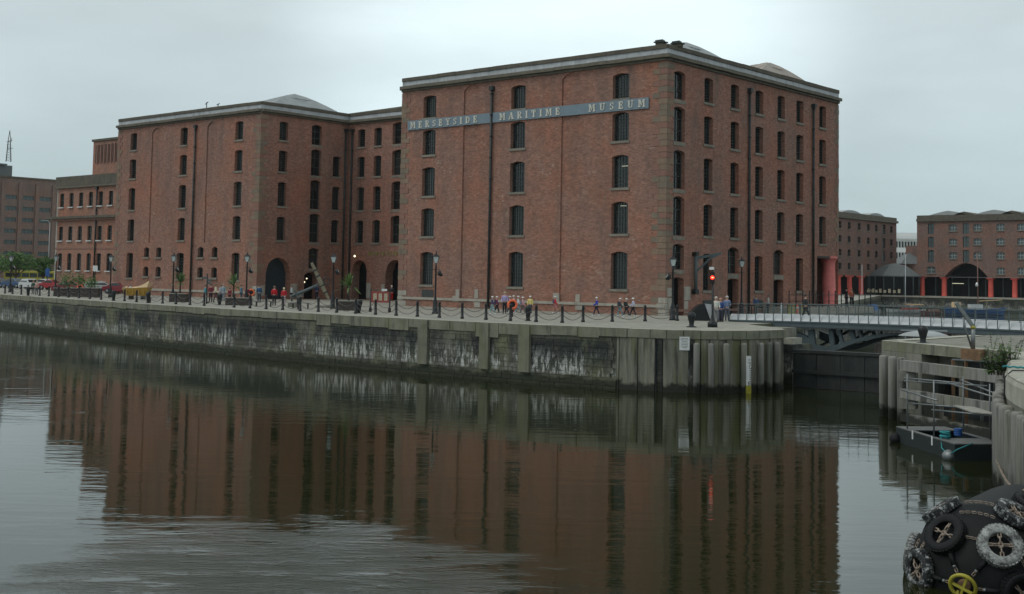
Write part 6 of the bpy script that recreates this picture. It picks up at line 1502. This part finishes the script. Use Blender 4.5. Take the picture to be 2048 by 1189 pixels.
# ------------------------------------------------------------------ work float with scaffold
fl0 = Vector((-20.8, 47.2, 0)); flx = Vector((-17.1, 43.7, 0)) - fl0; fL = flx.length; frz = math.atan2(flx.y, flx.x)
wf = thing('work_float', 'low black work float with open blue well moored under the pier', 'float', fl0, frz)
fW = 2.0
MB().box((0, 0, -.3), (fL, .12, .56), 'float_black').build('side', wf); MB().box((0, fW - .12, -.3), (fL, fW, .56), 'float_black').build('side', wf)
MB().box((0, .12, -.3), (.12, fW - .12, .56), 'float_black').build('end', wf); MB().box((fL - .12, .12, -.3), (fL, fW - .12, .56), 'float_black').build('end', wf)
MB().box((.12, .12, -.2), (fL - .12, fW - .12, .12), 'tarp_blue').build('well', wf)
MB().box((0, .0, .562), (1.2, fW, .60), 'float_deck').build('deck_plate', wf); MB().box((fL - 1.5, 0, .562), (fL, fW, .60), 'float_deck').build('deck_plate', wf)
MB().box((1.2, 0, .562), (fL - 1.5, .2, .59), 'float_deck').build('side_deck', wf); MB().box((1.2, fW - .2, .562), (fL - 1.5, fW, .59), 'float_deck').build('side_deck', wf)
for x_ in (1.55, 3.25): MB().box((x_, -.03, .3), (x_ + .09, -.005, .62), 'white_paint').build('white_mark', wf)
sc2 = thing('scaffold', 'light steel scaffold frame with one plank standing on the work float', 'scaffold', fl0 + Vector((0, 0, .6)), frz)
sp_ = [(.8, .12, 2.1), (3.2, .1, 2.05), (3.9, 1.9, 2.0), (1.8, 1.9, 2.1), (fL - .2, 1.9, 1.85)]
for x_, y_, h_ in sp_: MB().tube([(x_, y_, -.0), (x_, y_, h_)], .032, 'galv_steel', 6).build('standard', sc2)
for a, b_ in (((.5, .12, 1.92), (3.0, 1.2, 1.95)), ((.7, .05, 1.82), (3.6, 1.95, 1.9)), ((.2, .12, 1.45), (3.5, .08, 1.35)), ((1.6, 1.9, 1.95), (fL, 1.95, 1.6)), ((2.6, .9, 1.92), (fL + .1, 1.9, 1.5)), ((2.9, .15, .95), (fL, 1.7, .95)), ((.8, .2, .98), (2.6, 1.8, .98))): MB().tube([a, b_], .032, 'galv_steel', 6).build('ledger', sc2)
MB().add([(2.0, 1.4, 1.0), (2.6, 1.95, 1.0), (fL - .1, 1.6, 1.0), (fL - .7, 1.0, 1.0), (2.0, 1.4, 1.04), (2.6, 1.95, 1.04), (fL - .1, 1.6, 1.04), (fL - .7, 1.0, 1.04)], [(0, 1, 2, 3), (7, 6, 5, 4), (0, 4, 5, 1), (1, 5, 6, 2), (2, 6, 7, 3), (3, 7, 4, 0)], 'plank').build('plank', sc2)
rpf = thing('coiled_rope', 'teal rope piled on the float with a loop hanging over its side', 'rope', fl0 + Vector((0, 0, .62)), frz)
mb = MB()
for k in range(5): mb.torus(.16 + .02 * (k % 2), .03, 'rope_teal', 12, 5, Matrix.Translation((fL - 1.3, .25, .03 + .05 * k)) @ Matrix.Rotation(.25 * (k % 3 - 1), 4, 'X'))
mb.tube([(fL - 1.3, .1, .1), (fL - .9, -.06, -.3), (fL - .2, -.12, -.45), (fL + .2, .0, -.2), (fL + .1, .6, .0)], .025, 'rope_teal', 5); mb.build('rope', rpf)
mb = MB()
for k in range(4): mb.torus(.13, .035, 'tarp_blue', 10, 5, Matrix.Translation((2.2, 1.5, .05 + .07 * k)))
rp2 = mb.build('rope_bundle'); rp2.location = fl0 + Vector((0, 0, .5)); rp2.rotation_euler = (0, 0, frz); tag(rp2, 'blue rope bundle inside the far side of the float', 'rope')
for (x_, l_) in ((fL - .55, 'pale round fender hanging at the near corner of the work float'), (-.1, 'dark tyre fender hanging at the far left end of the work float')):
    o_ = thing('float_fender', l_, 'fender', fl0 + Vector((math.cos(frz) * x_, math.sin(frz) * x_, .12)) + Vector((.12, -.22, 0)), frz)
    MB().lathe([(.02, -.26), (.16, -.22), (.24, 0), (.16, .22), (.02, .26)], 'galv_steel' if x_ > 1 else 'rubber', 14, T=Matrix.Rotation(rad(90), 4, 'Y')).build('fender_body', o_); MB().tube([(0, .1, .15), (0, .2, .48)], .02, 'rope_teal', 5).build('lanyard', o_)

# ------------------------------------------------------------------ the big tyre-clad fender
FR = 1.43
fc_ = GD(1968, 26.0, .17)
fz_dir = Vector((-fc_.x, -fc_.y, 0)).normalized(); fz_dir = Matrix.Rotation(rad(-15), 3, 'Z') @ fz_dir       # end of the fender, turned a little left
ex_ = Vector((0, 0, 1)).cross(fz_dir).normalized(); ey_ = Vector((0, 0, 1))
TFm = Matrix((ex_, ey_, fz_dir)).transposed().to_4x4(); TFm.translation = fc_
ft = thing('pneumatic_fender', 'huge black floating fender clad in chained tyres at the near quay', 'fender', fc_, 0)
ft.rotation_euler = TFm.to_euler()
prof = [(FR * math.sin(a), FR * math.cos(a)) for a in [rad(90) * k / 14 for k in range(14, 0, -1)]]
mb = MB(); mb.lathe([(.3, -4.6)] + [(FR * math.sin(rad(q_)), -3.1 - FR * math.cos(rad(q_))) for q_ in (20, 40, 60, 80)] + [(FR, -3.1), (FR, -1.5)] + prof + [(.05, FR)], 'rubber', 40); mb.build('body', ft)
m, t, b = new_mat('tyre_white')
f_ = noise(t, pos(t, obj=True), 5.5, 8, .8, .42, .62); t.links.new(mixc(t, f_, (.05, .05, .05), (.42, .44, .42)), b.inputs['Base Color']); b.inputs['Roughness'].default_value = .75
m, t, b = new_mat('tyre_scuffed')
f_ = noise(t, pos(t, obj=True), 6., 8, .8, .53, .60); t.links.new(mixc(t, f_, (.014, .015, .016), (.42, .44, .43)), b.inputs['Base Color']); b.inputs['Roughness'].default_value = .7
def tyre_mesh(mat, r=.43, w_=.22):
    mb_ = MB(); hw = w_ / 2
    prof2 = [(r * .56, -hw * .62), (r * .60, -hw * .85), (r * .78, -hw), (r * .93, -hw * .86), (r, -hw * .62), (r, hw * .62), (r * .93, hw * .86), (r * .78, hw), (r * .60, hw * .85), (r * .56, hw * .62), (r * .62, hw * .3), (r * .62, -hw * .3), (r * .56, -hw * .62)]
    mb_.lathe(prof2, mat, 36)
    mb_.f = [f_ for f_ in mb_.f if len(f_) == 4]; mb_.m = mb_.m[:len(mb_.f)]; mb_.sm = mb_.sm[:len(mb_.f)]
    for k in range(36):      # tread blocks
        a = 2 * math.pi * k / 36
        for z in (-.42, 0, .42):
            T = Matrix.Rotation(a + (.04 if z == 0 else 0), 4, 'Z') @ Matrix.Translation((r + .004, 0, z * hw)); mb_.box((-.012, -.026, -.03), (.012, .026, .03), mat, T)
    return mb_.mesh('tyre')
tms = {k: tyre_mesh(k) for k in ('rubber', 'tyre_white', 'tyre_scuffed')}
def link_chain(mb, a, b_, ll=.09, r=.010, mat='rust_chain', sag=0.):
    a, b_ = Vector(a), Vector(b_); n = max(1, int((b_ - a).length / (ll * .74))); d_ = (b_ - a) / n
    for k in range(n):
        c_ = a + d_ * (k + .5); q = d_.to_track_quat('X', 'Z').to_matrix().to_4x4(); T = Matrix.Translation(c_) @ q @ Matrix.Rotation(rad(90) * (k % 2) + .3, 4, 'X')
        vs_ = []; n1, n2 = 10, 5
        for i_ in range(n1):
            an_ = 2 * math.pi * i_ / n1; cx_ = ll * .28 * (1 if math.cos(an_) > 0 else -1); c0 = Vector((cx_ + math.cos(an_) * ll * .24, math.sin(an_) * ll * .26, 0)); dr_ = Vector((math.cos(an_), math.sin(an_), 0))
            for j in range(n2): bb2 = 2 * math.pi * j / n2; vs_.append(T @ (c0 + dr_ * r * math.cos(bb2) + Vector((0, 0, r * math.sin(bb2)))))
        mb.add(vs_, [(i_ * n2 + j, ((i_ + 1) % n1) * n2 + j, ((i_ + 1) % n1) * n2 + (j + 1) % n2, i_ * n2 + (j + 1) % n2) for i_ in range(n1) for j in range(n2)], mat, True)
def sph(polar, az, rr): return Vector((rr * math.sin(polar) * math.cos(az), rr * math.sin(polar) * math.sin(az), rr * math.cos(polar)))
xc = MB(); 
for k in range(2): a = rad(45 + 90 * k); link_chain(xc, (-.26 * math.cos(a), -.26 * math.sin(a), .05), (.26 * math.cos(a), .26 * math.sin(a), .05), .12, .016)
xcm = xc.mesh('cross_chain')
ring1 = [(118, 'rubber'), (53, 'tyre_white'), (175, 'tyre_scuffed'), (-4, 'rubber'), (235, 'rubber'), (296, 'rubber')]
for az, mt in ring1:
    n_ = sph(rad(43), rad(az), 1.); p_ = n_ * (FR + .05); q = n_.to_track_quat('Z', 'Y').to_euler(); o_ = put('tyre', tms[mt], ft, p_); o_.rotation_euler = q; put('cross_chain', xcm, o_)
ring2 = [(62, 'tyre_scuffed'), (124, 'tyre_scuffed'), (171, 'tyre_white'), (5, 'rubber'), (30, 'rubber'), (92, None), (230, 'rubber'), (300, 'rubber')]
for az, mt in ring2:
    if not mt: continue
    n_ = sph(rad(84), rad(az), 1.); p_ = n_ * (FR + .05); q = n_.to_track_quat('Z', 'Y').to_euler(); o_ = put('tyre', tms[mt], ft, p_); o_.rotation_euler = q; put('cross_chain', xcm, o_)
for az, mt in ((60, 'rubber'), (150, 'rubber'), (190, 'rubber'), (20, 'rubber')):
    n_ = sph(rad(90), rad(az), 1.); p_ = n_ * (FR + .05) + Vector((0, 0, -1.0)); q = n_.to_track_quat('Z', 'Y').to_euler(); o_ = put('tyre', tms[mt], ft, p_); o_.rotation_euler = q
def arc_chain(p0, p1, name='chain'):
    mb_ = MB(); prev = None
    for k in range(7):
        pol = p0[0] + (p1[0] - p0[0]) * k / 6; az = p0[1] + (p1[1] - p0[1]) * k / 6; q_ = sph(rad(pol), rad(az), FR + .05)
        if prev is not None: link_chain(mb_, prev, q_)
        prev = q_
    return tag(mb_.build(name, ft), kind='stuff')
arc_chain((38, 105), (38, 68)); arc_chain((64, 104), (64, 72)); arc_chain((84, 104), (84, 80)); arc_chain((50, 140), (50, 160)); arc_chain((50, 35), (50, 10)); arc_chain((60, 150), (60, 172))
for az, _ in ring1:
    mb_ = MB(); a0, a1 = sph(rad(11), rad(az), FR + .06), sph(rad(17), rad(az), FR + .05); link_chain(mb_, a0, a1); tag(mb_.build('chain', ft), kind='stuff')
    MB().tube([sph(rad(16), rad(az), FR + .06), sph(rad(29), rad(az), FR + .06)], .055, 'rubber', 10).build('chain_sleeve', ft)
    MB().lathe([(.02, -.045), (.045, 0), (.02, .045)], 'galv_steel', 8, tuple(sph(rad(15.5), rad(az), FR + .07))).build('shackle', ft)
MB().torus(.25, .04, 'yellow_paint', 24, 8, Matrix.Translation((0, 0, FR + .1)) @ Matrix.Rotation(rad(20), 4, 'X')).build('lifting_ring', ft)
MB().beam((-.05, -.2, FR + .1), (.12, .24, FR + .18), .05, .05, 'yellow_paint').beam((-.24, .05, FR + .1), (.2, -.1, FR + .16), .05, .05, 'yellow_paint').beam((-.1, -.1, FR + .06), (-.16, -.38, FR + .1), .05, .05, 'yellow_paint').build('cross_bar', ft)
MB().lathe([(.13, FR - .03), (.13, FR + .04), (.08, FR + .07)], 'rust', 14).build('end_flange', ft)
gc = thing('mooring_chain', 'rusty chain hanging from the quay down to the big fender', 'chain', fc_ + Vector((0, 0, FR)))
mb = MB(); qa = npt(13.0)[0]; pe = Vector((qa.x - .45, qa.y, 1.0)) - gc.location; pa = Vector((.1, 2.2, .02))
for k in range(10):
    f0, f1 = k / 10, (k + 1) / 10; link_chain(mb, pa.lerp(pe, f0) - Vector((0, 0, 1.6 * f0 * (1 - f0))), pa.lerp(pe, f1) - Vector((0, 0, 1.6 * f1 * (1 - f1))), .11, .013)
pass; tag(mb.build('chain_links', gc), kind='stuff')

# ------------------------------------------------------------------ air
hz = bpy.data.materials.new('haze'); hz.use_nodes = True; t = hz.node_tree; t.nodes.clear()
ho = N(t, 'ShaderNodeOutputMaterial'); hv = N(t, 'ShaderNodeVolumePrincipled'); hv.inputs['Color'].default_value = (.86, .93, .96, 1); hv.inputs['Density'].default_value = .00007
t.links.new(hv.outputs[0], ho.inputs['Volume']); MATS['haze'] = hz
tag(MB().box((-700, -59, -4), (399, 620, 48), 'haze').build('haze'), kind='stuff')
